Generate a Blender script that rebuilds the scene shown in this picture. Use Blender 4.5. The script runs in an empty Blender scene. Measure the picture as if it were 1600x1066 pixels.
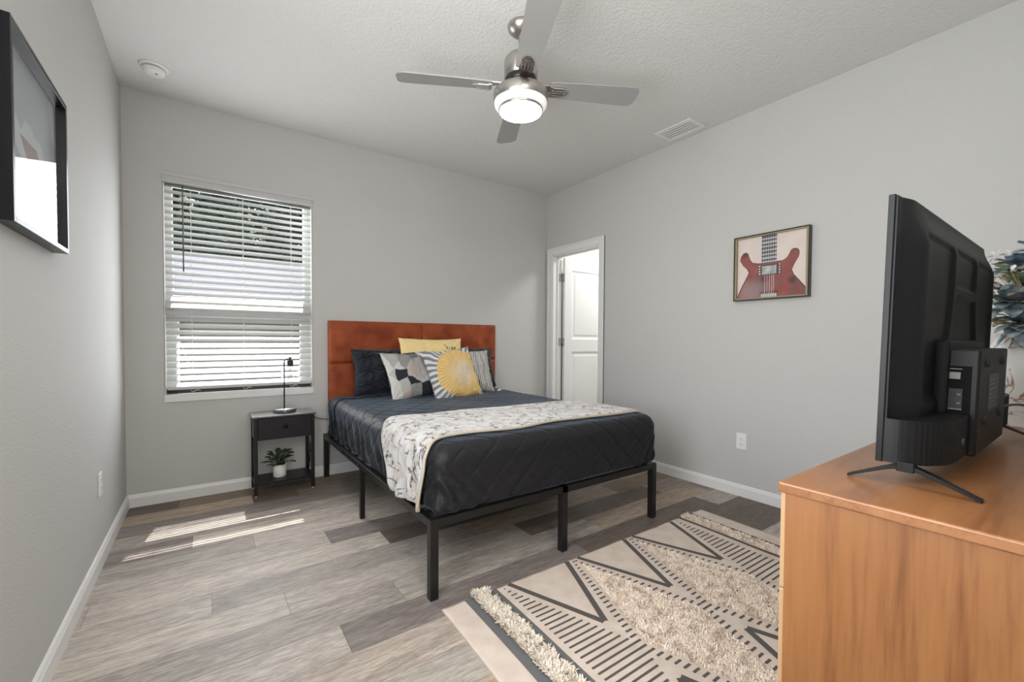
import bpy, bmesh, math, random
from mathutils import Vector, Matrix, noise
random.seed(7)
sc = bpy.context.scene
col = sc.collection
PI = math.pi
def R(d): return math.radians(d)

# ------------------------------------------------------------------ camera
YAW, PIT, ROL = .6181, -.0237, .0055
CAM = Vector((.4381, -3.7449, 1.1194))
fw = Vector((math.sin(YAW)*math.cos(PIT), math.cos(YAW)*math.cos(PIT), math.sin(PIT)))
rt = Vector((math.cos(YAW), -math.sin(YAW), 0)); up = rt.cross(fw)
r2 = rt*math.cos(ROL)+up*math.sin(ROL); u2 = -rt*math.sin(ROL)+up*math.cos(ROL)
cd = bpy.data.cameras.new('camera'); cam = bpy.data.objects.new('camera', cd); col.objects.link(cam)
cam.matrix_world = Matrix(((r2.x, u2.x, -fw.x, CAM.x), (r2.y, u2.y, -fw.y, CAM.y), (r2.z, u2.z, -fw.z, CAM.z), (0, 0, 0, 1)))
cd.sensor_width = 36; cd.lens = 670.93/1600*36; cd.shift_y = 14.59/1600; cd.clip_start = .02
sc.camera = cam

# ------------------------------------------------------------------ world, sun, exposure
sc.view_settings.view_transform = 'Standard'; sc.view_settings.look = 'None'
sc.view_settings.gamma = 1; sc.view_settings.use_curve_mapping = False
sc.view_settings.exposure = 0.54
w = bpy.data.worlds.new('world'); sc.world = w; w.use_nodes = True
wn = w.node_tree; bg = wn.nodes['Background']
sky = wn.nodes.new('ShaderNodeTexSky'); sky.sky_type = 'NISHITA'; sky.sun_disc = False
sky.sun_elevation = R(56); sky.sun_rotation = R(10); sky.air_density = 1; sky.dust_density = 1.5
wn.links.new(sky.outputs[0], bg.inputs[0]); bg.inputs[1].default_value = .22
sd = bpy.data.lights.new('sun', 'SUN'); sd.energy = 11; sd.angle = R(.6); sd.color = (1, .96, .9)
so = bpy.data.objects.new('sun', sd); col.objects.link(so)
so.rotation_euler = Vector((-.15, -.88, -1.37)).to_track_quat('-Z', 'Y').to_euler()
def area(name, loc, direction, sx, sy, e, c=(1, 1, 1)):
    l = bpy.data.lights.new(name, 'AREA'); l.shape = 'RECTANGLE'; l.size = sx; l.size_y = sy; l.energy = e; l.color = c
    o = bpy.data.objects.new(name, l); col.objects.link(o); o.location = loc
    o.rotation_euler = Vector(direction).to_track_quat('-Z', 'Y').to_euler(); return o
area('hall_fill', (.70, -5.35, 1.45), (.12, 1, .05), 1.15, 1.9, 14, (1, .985, .96))       # added fill lamp behind the camera, brightening the room from the unseen hall
area('hall_top_fill', (.75, -4.5, 2.60), (.15, .25, -1), .5, .5, 15, (1, .95, .88))  # added overhead fill lamp in the unseen hall
area('window_daylight', (.668, .30, 1.46), (.10, -1, .10), .90, 1.50, 13, (.95, .98, 1))              # sky and sunlit ground shining in through the window
area('blind_fill', (.668, -.035, 1.46), (.10, -1, .05), .88, 1.42, 9, (.95, .98, 1))       # added fill lamp before the blinds, standing in for daylight they scatter
area('side_fill', (.03, -3.12, 1.50), (1, -.02, .30), 1.0, 1.5, 42, (.97, .985, 1))           # added fill lamp at the made-up left window, brightening the right wall
area('bathroom_ceiling_lamp', (4.6, -.75, 2.6), (0, 0, -1), .5, .5, 24, (1, .98, .95))

# ------------------------------------------------------------------ materials
def srgb(r, g, b):
    f = lambda c: (c/255/12.92 if c/255 <= .04045 else ((c/255+.055)/1.055)**2.4)
    return (f(r), f(g), f(b), 1)
def mat(name, c, rough=.5, metal=0, spec=.5, **k):
    m = bpy.data.materials.new(name); m.use_nodes = True
    b = m.node_tree.nodes['Principled BSDF']
    b.inputs['Base Color'].default_value = c if len(c) == 4 else (*c, 1)
    b.inputs['Roughness'].default_value = rough; b.inputs['Metallic'].default_value = metal
    b.inputs['Specular IOR Level'].default_value = spec
    for n, v in k.items(): b.inputs[n.replace('_', ' ')].default_value = v
    return m
def nt(m): return m.node_tree, m.node_tree.nodes, m.node_tree.links, m.node_tree.nodes['Principled BSDF']
def coords(m, scale=(1, 1, 1), kind='Object'):
    t, n, l, b = nt(m)
    tc = n.new('ShaderNodeTexCoord'); mp = n.new('ShaderNodeMapping'); mp.inputs['Scale'].default_value = scale
    l.new(tc.outputs[kind], mp.inputs[0]); return mp.outputs[0]
def bump(m, scale, strength, dist=.01, detail=3, stretch=(1, 1, 1), kind='Object'):
    t, n, l, b = nt(m)
    no = n.new('ShaderNodeTexNoise'); no.inputs['Scale'].default_value = scale; no.inputs['Detail'].default_value = detail
    l.new(coords(m, stretch, kind), no.inputs['Vector'])
    bp = n.new('ShaderNodeBump'); bp.inputs['Strength'].default_value = strength; bp.inputs['Distance'].default_value = dist
    l.new(no.outputs[0], bp.inputs['Height']); l.new(bp.outputs[0], b.inputs['Normal']); return no
def mottle(m, c1, c2, scale, detail=4, stretch=(1, 1, 1), lo=.35, hi=.65, kind='Object', dist=0):
    t, n, l, b = nt(m)
    no = n.new('ShaderNodeTexNoise'); no.inputs['Scale'].default_value = scale; no.inputs['Detail'].default_value = detail
    no.inputs['Distortion'].default_value = dist
    l.new(coords(m, stretch, kind), no.inputs['Vector'])
    cr = n.new('ShaderNodeValToRGB'); cr.color_ramp.elements[0].position = lo; cr.color_ramp.elements[1].position = hi
    cr.color_ramp.elements[0].color = c1 if len(c1) == 4 else (*c1, 1); cr.color_ramp.elements[1].color = c2 if len(c2) == 4 else (*c2, 1)
    l.new(no.outputs[0], cr.inputs[0]); l.new(cr.outputs[0], b.inputs['Base Color']); return cr
def attr_mat(name, attr='tone', rough=.8, **k):
    m = mat(name, (.5, .5, .5), rough, **k); t, n, l, b = nt(m)
    a = n.new('ShaderNodeAttribute'); a.attribute_name = attr; l.new(a.outputs['Color'], b.inputs['Base Color']); return m
def glass_mat(name, ior=1.45, tint=(1, 1, 1, 1), boost=1.0):
    m = bpy.data.materials.new(name); m.use_nodes = True; n = m.node_tree.nodes; l = m.node_tree.links; n.clear()
    o = n.new('ShaderNodeOutputMaterial'); mx = n.new('ShaderNodeMixShader'); f = n.new('ShaderNodeFresnel'); f.inputs[0].default_value = ior
    tr = n.new('ShaderNodeBsdfTransparent'); tr.inputs[0].default_value = tint; g = n.new('ShaderNodeBsdfGlossy'); g.inputs['Roughness'].default_value = .02
    ge = n.new('ShaderNodeNewGeometry'); iv = n.new('ShaderNodeMath'); iv.operation = 'SUBTRACT'; iv.inputs[0].default_value = 1; l.new(ge.outputs['Backfacing'], iv.inputs[1])
    mf = n.new('ShaderNodeMath'); mf.operation = 'MULTIPLY'; l.new(f.outputs[0], mf.inputs[0]); l.new(iv.outputs[0], mf.inputs[1])
    l.new(mf.outputs[0], mx.inputs[0]); l.new(tr.outputs[0], mx.inputs[1]); l.new(g.outputs[0], mx.inputs[2]); l.new(mx.outputs[0], o.inputs[0]); return m

M = {}
M['wall'] = mat('wall_paint', (.55, .545, .53), .75, spec=.25); bump(M['wall'], 110, .28, .006, 2)
M['ceil'] = mat('ceiling_texture', (.74, .735, .72), .9, spec=.1); bump(M['ceil'], 75, .40, .012, 3)
M['trim'] = mat('white_trim_paint', (.78, .78, .77), .35)
M['white'] = mat('white_plastic', (.80, .80, .78), .4)
M['blind'] = mat('white_blind_slat', (.54, .54, .535), .45)
M['black'] = mat('black_metal', (.012, .012, .013), .38)
M['bedmetal'] = mat('black_powder_coat', (.010, .0095, .0095), .36, spec=.35)
M['nickel'] = mat('brushed_nickel', (.50, .47, .44), .32, 1)
M['dnickel'] = mat('dark_nickel', (.16, .13, .12), .35, .9)
M['chrome'] = mat('satin_steel', (.55, .55, .54), .3, 1)
M['blade'] = mat('silver_fan_blade', (.38, .38, .375), .42, .25)
M['glass'] = glass_mat('clear_glass')
M['lens'] = mat('lamp_lens', (.9, .9, .9), .4); b = nt(M['lens'])[3]
b.inputs['Emission Color'].default_value = (1, .97, .92, 1); b.inputs['Emission Strength'].default_value = 28
M['lens2'] = mat('lamp_side_diffuser', (.9, .88, .86), .4); b = nt(M['lens2'])[3]
b.inputs['Emission Color'].default_value = (1, .90, .84, 1); b.inputs['Emission Strength'].default_value = .25
M['ns'] = mat('black_wood_veneer', (.014, .013, .015), .4, spec=.3); bump(M['ns'], 60, .12, .002, 3, (1, 1, 8))
M['nstop'] = mat('black_satin_top', (.06, .06, .064), .3, spec=.9, Coat_Weight=1.0, Coat_Roughness=.28)
M['soil'] = mat('dark_soil', (.03, .02, .015), .95)
M['leaf'] = mat('dark_green_leaf', (.03, .06, .025), .4); mottle(M['leaf'], (.018, .045, .02), (.06, .10, .05), 30)
M['pot'] = mat('white_ceramic', (.78, .76, .72), .35)
M['tv'] = mat('black_tv_plastic', (.0055, .0053, .0057), .46, spec=.2); bump(M['tv'], 900, .1, .0005)
M['tvgloss'] = mat('gloss_black_plastic', (.005, .005, .005), .35, spec=.15)
M['screen'] = mat('tv_screen_glass', (.005, .005, .006), .08)
M['tvlabel'] = mat('printed_grey_label', (.05, .05, .052), .5)
M['portm'] = mat('port_metal', (.16, .16, .15), .5)
M['hinge'] = mat('hinge_steel', (.42, .42, .41), .35, .9)
M['slot'] = mat('dark_slot', (.02, .02, .02), .7)
M['rugprint'] = mat('charcoal_rug_print', (.095, .084, .076), .95); bump(M['rugprint'], 500, .3, .002)
M['rugprintcool'] = mat('slate_rug_stripe', (.135, .135, .133), .95); bump(M['rugprintcool'], 500, .3, .002)
M['rugbase'] = mat('cream_rug_cotton', (.62, .54, .46), .95, spec=.1)
mottle(M['rugbase'], (.60, .50, .425), (.67, .575, .50), 12); bump(M['rugbase'], 420, .35, .002)
def shader_vertex_noise(m): pass

# wood for the dresser: grain stretched along local z (side) or y (top)
def wood(name, c1, c2, stretch, rough=.38):
    m = mat(name, c1, rough); t, n, l, b = nt(m)
    v = coords(m, stretch)
    no = n.new('ShaderNodeTexNoise'); no.inputs['Scale'].default_value = 5; no.inputs['Detail'].default_value = 6; no.inputs['Distortion'].default_value = .7
    l.new(v, no.inputs['Vector'])
    wv = n.new('ShaderNodeTexNoise'); wv.inputs['Scale'].default_value = 55; wv.inputs['Detail'].default_value = 3; l.new(v, wv.inputs['Vector'])
    mx = n.new('ShaderNodeMath'); mx.operation = 'MULTIPLY_ADD'; mx.inputs[1].default_value = .40; l.new(wv.outputs[0], mx.inputs[0]); l.new(no.outputs[0], mx.inputs[2])
    cr = n.new('ShaderNodeValToRGB'); e = cr.color_ramp.elements
    e[0].position = .52; e[1].position = .90; e[0].color = (*c1, 1); e[1].color = (*c2, 1)
    k = e.new(.69); k.color = tuple((a*.35+b_*.65) for a, b_ in zip(c1, c2))+(1,)
    l.new(mx.outputs[0], cr.inputs[0]); l.new(cr.outputs[0], b.inputs['Base Color'])
    return m
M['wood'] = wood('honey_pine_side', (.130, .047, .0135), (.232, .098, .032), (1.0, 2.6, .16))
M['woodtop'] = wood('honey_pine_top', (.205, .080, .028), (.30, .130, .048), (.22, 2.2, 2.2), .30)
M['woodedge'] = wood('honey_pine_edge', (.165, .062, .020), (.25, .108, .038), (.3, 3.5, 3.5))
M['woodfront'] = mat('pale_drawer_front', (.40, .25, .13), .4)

# ------------------------------------------------------------------ mesh helpers
def link(name, me, m=None, parent=None, smooth=False):
    o = bpy.data.objects.new(name, me); col.objects.link(o)
    if m is not None:
        for x in (m if isinstance(m, (list, tuple)) else [m]): me.materials.append(x)
    if parent is not None:
        o.parent = parent
    if smooth:
        for p in me.polygons: p.use_smooth = True
    return o
def obj(name, bm, m=None, parent=None, smooth=False, bevel=0, seg=2, auto=None):
    me = bpy.data.meshes.new(name); bm.normal_update(); bm.to_mesh(me); bm.free()
    o = link(name, me, m, parent, smooth)
    if bevel:
        b = o.modifiers.new('bevel', 'BEVEL'); b.width = bevel; b.segments = seg; b.limit_method = 'ANGLE'; b.angle_limit = R(40)
    return o
def thing(name, label, cat, loc=(0, 0, 0), rotz=0, group=None):
    o = bpy.data.objects.new(name, None); col.objects.link(o); o.empty_display_size = .05
    o.location = loc; o.rotation_euler = (0, 0, rotz); o['label'] = label; o['category'] = cat
    if group: o['group'] = group
    return o
def tag(o, label, cat, group=None):
    o['label'] = label; o['category'] = cat
    if group: o['group'] = group
    return o
def struct(o): o['kind'] = 'structure'; return o
def box(bm, x0, x1, y0, y1, z0, z1, mi=0):
    v = [bm.verts.new(p) for p in ((x0, y0, z0), (x1, y0, z0), (x1, y1, z0), (x0, y1, z0), (x0, y0, z1), (x1, y0, z1), (x1, y1, z1), (x0, y1, z1))]
    for q in ((3, 2, 1, 0), (4, 5, 6, 7), (0, 1, 5, 4), (1, 2, 6, 5), (2, 3, 7, 6), (3, 0, 4, 7)):
        f = bm.faces.new([v[i] for i in q]); f.material_index = mi
    return v
def B(*a, **k):
    bm = bmesh.new(); box(bm, *a, **k); return bm
def boxes(lst):
    bm = bmesh.new()
    for a in lst: box(bm, *a)
    return bm
def bar(bm, p, q, wd, ht, upv=(0, 0, 1)):
    p, q = Vector(p), Vector(q); d = (q-p).normalized(); u = Vector(upv)
    s = d.cross(u).normalized(); u = s.cross(d).normalized()
    vs = []
    for c in (p, q):
        for a, b_ in ((-1, -1), (1, -1), (1, 1), (-1, 1)): vs.append(bm.verts.new(c+s*a*wd/2+u*b_*ht/2))
    for f in ((3, 2, 1, 0), (4, 5, 6, 7), (0, 1, 5, 4), (1, 2, 6, 5), (2, 3, 7, 6), (3, 0, 4, 7)): bm.faces.new([vs[i] for i in f])
def lathe(bm, prof, n=32, c=(0, 0, 0), axis='z', mi=0):
    rings = []
    for r, z in prof:
        if r < 1e-6:
            p = (0, 0, z); rings.append([bm.verts.new(Vector(c)+ax(p, axis))])
        else: rings.append([bm.verts.new(Vector(c)+ax((r*math.cos(2*PI*i/n), r*math.sin(2*PI*i/n), z), axis)) for i in range(n)])
    for a, b_ in zip(rings, rings[1:]):
        for i in range(n):
            j = (i+1) % n
            if len(a) == 1 and len(b_) == 1: continue
            if len(a) == 1: f = bm.faces.new((a[0], b_[j], b_[i]))
            elif len(b_) == 1: f = bm.faces.new((a[i], a[j], b_[0]))
            else: f = bm.faces.new((a[i], a[j], b_[j], b_[i]))
            f.material_index = mi; f.smooth = True
def ax(p, axis):
    x, y, z = p
    return Vector({'z': (x, y, z), 'x': (z, x, y), 'y': (y, z, x)}[axis])
def tube(bm, pts, r, n=8, taper=None):
    pts = [Vector(p) for p in pts]; rings = []
    pu = None
    for i, p in enumerate(pts):
        d = (pts[min(i+1, len(pts)-1)]-pts[max(i-1, 0)]).normalized()
        if pu is None: pu = d.orthogonal().normalized()
        pu = (pu-d*pu.dot(d)).normalized(); s = d.cross(pu)
        rr = r if taper is None else r*taper[i]
        rings.append([bm.verts.new(p+(pu*math.cos(2*PI*k/n)+s*math.sin(2*PI*k/n))*rr) for k in range(n)])
    for a, b_ in zip(rings, rings[1:]):
        for k in range(n):
            f = bm.faces.new((a[k], a[(k+1) % n], b_[(k+1) % n], b_[k])); f.smooth = True
    bm.faces.new(rings[0][::-1]); bm.faces.new(rings[-1])
def curve_pts(ps, n=10):      # Catmull-Rom through ps
    ps = [Vector(p) for p in ps]; out = []
    P = [ps[0]*2-ps[1]]+ps+[ps[-1]*2-ps[-2]]
    for i in range(1, len(P)-2):
        for k in range(n):
            t = k/n; a, b_, c, d = P[i-1:i+3]
            out.append(.5*((2*b_)+(c-a)*t+(2*a-5*b_+4*c-d)*t*t+(3*b_-a-3*c+d)*t**3))
    out.append(ps[-1]); return out
def grid_mesh(name, nx, ny, fn, m, parent=None, color=None, smooth=True, close=None):
    verts = [fn(i/nx, j/ny) for j in range(ny+1) for i in range(nx+1)]
    faces = [(j*(nx+1)+i, j*(nx+1)+i+1, (j+1)*(nx+1)+i+1, (j+1)*(nx+1)+i) for j in range(ny) for i in range(nx)]
    me = bpy.data.meshes.new(name); me.from_pydata([tuple(v) for v in verts], [], faces)
    if color:
        at = me.color_attributes.new('tone', 'FLOAT_COLOR', 'CORNER'); li = 0
        for j in range(ny):
            for i in range(nx):
                c = color((i+.5)/nx, (j+.5)/ny)
                for k in range(4): at.data[li].color = (*c[:3], 1); li += 1
    return link(name, me, m, parent, smooth)
def poly_in(x, y, P):
    c = False; n = len(P); j = n-1
    for i in range(n):
        xi, yi = P[i]; xj, yj = P[j]
        if (yi > y) != (yj > y) and x < (xj-xi)*(y-yi)/(yj-yi)+xi: c = not c
        j = i
    return c
def sstep(a, b_, x):
    t = min(1, max(0, (x-a)/(b_-a))); return t*t*(3-2*t)

W, H = 3.5817, 2.74
T = .014
YR = -3.90       # rear wall of the bedroom
XH = 1.25        # entry hall is as wide as this
YH = -5.6

# ------------------------------------------------------------------ the room
# floor: individual planks in one mesh
def make_floor():
    y0 = -.01; dy = .1818; L = 1.22
    lt = (.52, .455, .395); md = (.34, .285, .24); dk = (.165, .128, .108); pu = (.25, .212, .195); tan = (.44, .345, .255); br = (.26, .198, .152); gm = (.39, .345, .305); lg = (.48, .425, .372)
    spec = {0: [(-1, dk), (.277, br), (1.5, dk), (2.7, br)], 1: [(-1, tan), (.69, dk), (.971, br), (2.2, md), (3.4, dk)],
            2: [(-1, pu), (1.02, pu), (2.24, md)], 3: [(-1, gm), (.15, gm), (1.37, md), (2.6, br)],
            4: [(-.86, pu), (.365, lt), (1.585, br), (2.8, md)], 5: [(-.58, gm), (.641, lt), (1.86, dk), (3.1, md)],
            6: [(-.235, lg), (.985, pu), (2.2, dk), (3.4, br)], 7: [(.03-1.22, lg), (.03, lt), (1.25, dk), (2.47, md)],
            8: [(-.774, lg), (.446, gm), (1.69, tan), (2.905, br)], 9: [(-.51, lt), (.706, lg), (1.945, dk), (3.17, md)],
            10: [(-.09, gm), (1.126, lg), (2.35, tan), (3.5, pu)], 11: [(-.37, lg), (.852, pu), (2.08, dk), (3.29, lg)],
            12: [(-1, lg), (.45, (.42, .355, .30)), (1.67, md), (2.9, dk)], 13: [(-.6, gm), (.6, lg), (1.87, md), (3.1, dk)],
            14: [(-.2, lt), (1.0, tan), (2.2, md), (3.1, lt)]}
    tones = [lt, md, dk, pu, tan, br, gm, lg]
    rnd = random.Random(3); verts = []; faces = []; cols = []; seeds = []
    x_max = 5.6
    def plank(a, b_, ya, yb, c):
        g = .0007
        a = max(a, -.1); b_ = min(b_, x_max)
        if b_ <= a: return
        k = len(verts); verts.extend([(a+g, ya-g, 0), (b_-g, ya-g, 0), (b_-g, yb+g, 0), (a+g, yb+g, 0)])
        faces.append((k+3, k+2, k+1, k)); j = rnd.uniform(.94, 1.06); cols.append(tuple(x*j for x in c)); seeds.append(rnd.random())
    for r in range(-1, 32):
        ya = y0-r*dy if r > 0 else (.3 if r < 0 else .0-.01+.0); yb = y0-(r+1)*dy
        if r == 0: ya = y0
        if r in spec: js = list(spec[r])
        else:
            s = -rnd.random()*L-.2; js = []
            while s < x_max: js.append((s, rnd.choice(tones))); s += L
        s = js[-1][0]
        while s < x_max: s += L; js.append((s, rnd.choice(tones)))
        for (a, c), (b_, _) in zip(js, js[1:]+[(x_max+2, None)]): plank(a, b_, ya, yb, c)
    k = len(verts); verts.extend([(-.1, .3, -.003), (x_max, .3, -.003), (x_max, -6, -.003), (-.1, -6, -.003), (-.1, .3, -.1), (x_max, .3, -.1), (x_max, -6, -.1), (-.1, -6, -.1)])
    for f in ((3, 2, 1, 0), (4, 5, 6, 7), (0, 1, 5, 4), (1, 2, 6, 5), (2, 3, 7, 6), (3, 0, 4, 7)):
        faces.append(tuple(k+i for i in f)); cols.append((.10, .085, .075)); seeds.append(0)
    me = bpy.data.meshes.new('floor'); me.from_pydata(verts, [], faces)
    at = me.color_attributes.new('tone', 'FLOAT_COLOR', 'CORNER')
    for p, c, s in zip(me.polygons, cols, seeds):
        for li in p.loop_indices: at.data[li].color = (*c, s)
    m = mat('vinyl_plank', (.4, .4, .4), .5, spec=.35); t, n, l, b = nt(m)
    a = n.new('ShaderNodeAttribute'); a.attribute_name = 'tone'
    tc = n.new('ShaderNodeTexCoord'); ad = n.new('ShaderNodeVectorMath'); ad.operation = 'ADD'
    cx = n.new('ShaderNodeCombineXYZ'); mu = n.new('ShaderNodeMath'); mu.operation = 'MULTIPLY'; mu.inputs[1].default_value = 37
    l.new(a.outputs['Alpha'], mu.inputs[0]); l.new(mu.outputs[0], cx.inputs[0]); l.new(mu.outputs[0], cx.inputs[2])
    l.new(tc.outputs['Object'], ad.inputs[0]); l.new(cx.outputs[0], ad.inputs[1])
    def ns(scale, st, det, dis=0):
        mp = n.new('ShaderNodeMapping'); mp.inputs['Scale'].default_value = st; l.new(ad.outputs[0], mp.inputs[0])
        q = n.new('ShaderNodeTexNoise'); q.inputs['Scale'].default_value = scale; q.inputs['Detail'].default_value = det; q.inputs['Distortion'].default_value = dis
        l.new(mp.outputs[0], q.inputs['Vector']); return q.outputs[0]
    def rng(v, a0, a1, b0, b1):
        q = n.new('ShaderNodeMapRange'); l.new(v, q.inputs[0])
        for i, x in enumerate((a0, a1, b0, b1)): q.inputs[i+1].default_value = x
        return q.outputs[0]
    g1 = rng(ns(3.4, (1, 5.5, 1), 8, 1.6), .3, .72, .72, 1.18)      # cathedral cloud
    g2 = rng(ns(17, (1, 9, 1), 9, 1.0), .38, .62, .76, 1.12)     # fine grain
    g3 = rng(ns(70, (1, 10, 1), 4), .3, .7, .88, 1.08)
    def mul(p, q):
        x = n.new('ShaderNodeMath'); x.operation = 'MULTIPLY'; l.new(p, x.inputs[0]); l.new(q, x.inputs[1]); return x.outputs[0]
    gg = mul(mul(g1, g2), g3)
    vm = n.new('ShaderNodeVectorMath'); vm.operation = 'SCALE'; l.new(a.outputs['Color'], vm.inputs[0]); l.new(gg, vm.inputs['Scale'])
    l.new(vm.outputs[0], b.inputs['Base Color'])
    bp = n.new('ShaderNodeBump'); bp.inputs['Strength'].default_value = .12; bp.inputs['Distance'].default_value = .003; l.new(gg, bp.inputs['Height']); l.new(bp.outputs[0], b.inputs['Normal'])
    o = link('floor', me, m); struct(o)
make_floor()

WX0, WX1, WZ0, WZ1 = .205, 1.132, .683, 2.236
DY0, DY1, DZ = -.800, -.095, 2.065       # bathroom door opening in the right wall
struct(obj('ceiling', B(-.15, 5.6, -6, .16, H, H+.12), M['ceil']))
SW0, SW1 = -3.64, -2.60       # opening for the added, unseen window in the left wall
struct(obj('wall_left', boxes([(-.15, 0, -6, SW0, -.1, H+.01), (-.15, 0, SW1, .16, -.1, H+.01), (-.15, 0, SW0, SW1, -.1, .70), (-.15, 0, SW0, SW1, 2.26, H+.01)]), M['wall']))
struct(obj('wall_back', boxes([(-.15, WX0, 0, .16, 0, H), (WX1, W+.12, 0, .16, 0, H), (WX0, WX1, 0, .16, 0, WZ0), (WX0, WX1, 0, .16, WZ1, H)]), M['wall']))
struct(obj('wall_right', boxes([(W, W+.12, DY1, 0, 0, H), (W, W+.12, YR-.1, DY0, 0, H), (W, W+.12, DY0, DY1, DZ, H)]), M['wall']))
struct(obj('wall_rear', boxes([(XH, W+.12, YR-.1, YR, 0, H)]), M['wall']))
struct(obj('wall_hall', boxes([(XH, XH+.1, YH, YR-.1, 0, H), (-.1, XH+.1, YH-.1, YH, 0, H)]), M['wall']))
struct(obj('wall_bathroom', boxes([(W+.12, 5.6, .02, .14, 0, H), (5.5, 5.6, -2.2, .02, 0, H), (W+.12, 5.6, -2.3, -2.2, 0, H)]), mat('bathroom_paint', (.72, .72, .71), .7)))
# baseboards: profile extruded along a wall
def baseboard(name, p, q, nrm):
    p, q, nrm = Vector(p), Vector(q), Vector(nrm)
    prof = [(0, 0), (T, 0), (T, .062), (T*.75, .070), (T*.6, .078), (T*.25, .084), (0, .084)]
    bm = bmesh.new(); A = [bm.verts.new(p+nrm*a+Vector((0, 0, z))) for a, z in prof]; C = [bm.verts.new(q+nrm*a+Vector((0, 0, z))) for a, z in prof]
    for i in range(len(prof)):
        j = (i+1) % len(prof); bm.faces.new((A[i], A[j], C[j], C[i]))
    bm.faces.new(A[::-1]); bm.faces.new(C); bmesh.ops.recalc_face_normals(bm, faces=bm.faces)
    struct(obj(name, bm, M['trim']))
baseboard('baseboard_back', (0, 0, 0), (W, 0, 0), (0, -1, 0))
baseboard('baseboard_left', (0, 0, 0), (0, YH, 0), (1, 0, 0))
baseboard('baseboard_right', (W, -.868, 0), (W, YR, 0), (-1, 0, 0))
baseboard('baseboard_rear', (XH, YR, 0), (W, YR, 0), (0, 1, 0))

# ------------------------------------------------------------------ window and what lies outside
win = thing('window_1', '', ''); del win['label']; del win['category']; struct(win); win.location = (0, 0, 0)
x0, x1, z0, z1 = WX0, WX1, WZ0, WZ1
obj('reveal', boxes([(x0-.002, x0+.004, .0, .15, z0, z1), (x1-.004, x1+.002, .0, .15, z0, z1), (x0, x1, 0, .15, z1-.004, z1+.002)]), M['trim'], win)
obj('sill', B(x0-.006, x1+.006, -.010, .15, z0-.002, z0+.050), mat('marble_sill', (.76, .76, .75), .25), win, bevel=.004)
fo, fi = .085, .15
obj('frame', boxes([(x0, x0+.045, fo, fi, z0, z1), (x1-.045, x1, fo, fi, z0, z1), (x0, x1, fo, fi, z1-.05, z1), (x0, x1, fo, fi, z0+.05, z0+.055)]), M['trim'], win, bevel=.003)
obj('sash', boxes([(x0+.045, x1-.045, .09, .14, 1.375, 1.420), (x0+.045, x0+.075, .092, .118, z0+.045, 1.40), (x1-.075, x1-.045, .092, .118, z0+.045, 1.40), (x0+.045, x1-.045, .075, .118, 1.255, 1.385), (x0+.045, x1-.045, .092, .118, z0+.045, z0+.09)]), M['trim'], win, bevel=.003)
obj('pane', boxes([(x0+.075, x1-.075, .103, .107, z0+.09, 1.256), (x0+.045, x1-.045, .128, .132, 1.419, z1-.05)]), M['glass'], win)
fill_win = thing('fill_window', '', ''); del fill_win['label']; del fill_win['category']; struct(fill_win)  # unseen window, added so side light reaches the right wall
obj('frame', boxes([(-.14, -.08, SW0, SW0+.045, .70, 2.26), (-.14, -.08, SW1-.045, SW1, .70, 2.26), (-.14, -.08, SW0+.045, SW1-.045, .70, .745), (-.14, -.08, SW0+.045, SW1-.045, 2.215, 2.26), (-.13, -.09, SW0+.045, SW1-.045, 1.45, 1.50)]), M['trim'], fill_win, bevel=.003)
obj('sill', B(-.15, .012, SW0-.01, SW1+.01, .68, .705), M['trim'], fill_win, bevel=.004)
obj('pane', boxes([(-.112, -.108, SW0+.045, SW1-.045, .745, 1.45), (-.112, -.108, SW0+.045, SW1-.045, 1.50, 2.215)]), M['glass'], fill_win)
obj('gap_shade', B(x0+.006, x1-.006, .060, .072, z0+.048, z0+.082), mat('gap_shade_paint', (.02, .02, .025), .5), win)  # dark strip standing in for the shaded gap under the blind
# outside
OUT = {}
struct(obj('ground', boxes([(-14, 16, .16, 30, -.25, -.12), (-14, -.15, -12, .16, -.25, -.12)]), mat('lawn', (.16, .20, .08), .95)))
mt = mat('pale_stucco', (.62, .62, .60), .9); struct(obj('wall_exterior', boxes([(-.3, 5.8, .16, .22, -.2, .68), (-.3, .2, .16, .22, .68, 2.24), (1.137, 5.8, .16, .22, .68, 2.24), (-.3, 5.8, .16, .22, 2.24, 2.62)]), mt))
struct(obj('trim_1', boxes([(-1.0, 6, .16, .60, 2.31, 2.50)]), mat('soffit_paint', (.6, .6, .6), .8)))
nb = thing('neighbour_house', 'pale neighbouring house with grey-blue roof seen through the window blinds', 'house', (0, 6.4, -.15))
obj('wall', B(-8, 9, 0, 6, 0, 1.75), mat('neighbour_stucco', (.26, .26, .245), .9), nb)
bm = bmesh.new()
v = [bm.verts.new(p) for p in ((-8.4, -.5, 1.7), (9.4, -.5, 1.7), (9.4, 3, 3.35), (-8.4, 3, 3.35), (-8.4, -.5, 1.55), (9.4, -.5, 1.55), (9.4, 3, 3.2), (-8.4, 3, 3.2))]
for q in ((0, 1, 2, 3), (7, 6, 5, 4), (0, 4, 5, 1), (1, 5, 6, 2), (2, 6, 7, 3), (3, 7, 4, 0)): bm.faces.new([v[i] for i in q])
mr = mat('grey_blue_shingles', (.13, .14, .185), .9); bump(mr, 20, .3); obj('roof', bm, mr, nb)
mlf = mat('tree_leaf_mass', (.04, .085, .035), .8); mottle(mlf, (.02, .05, .025), (.09, .16, .07), 6)
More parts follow.
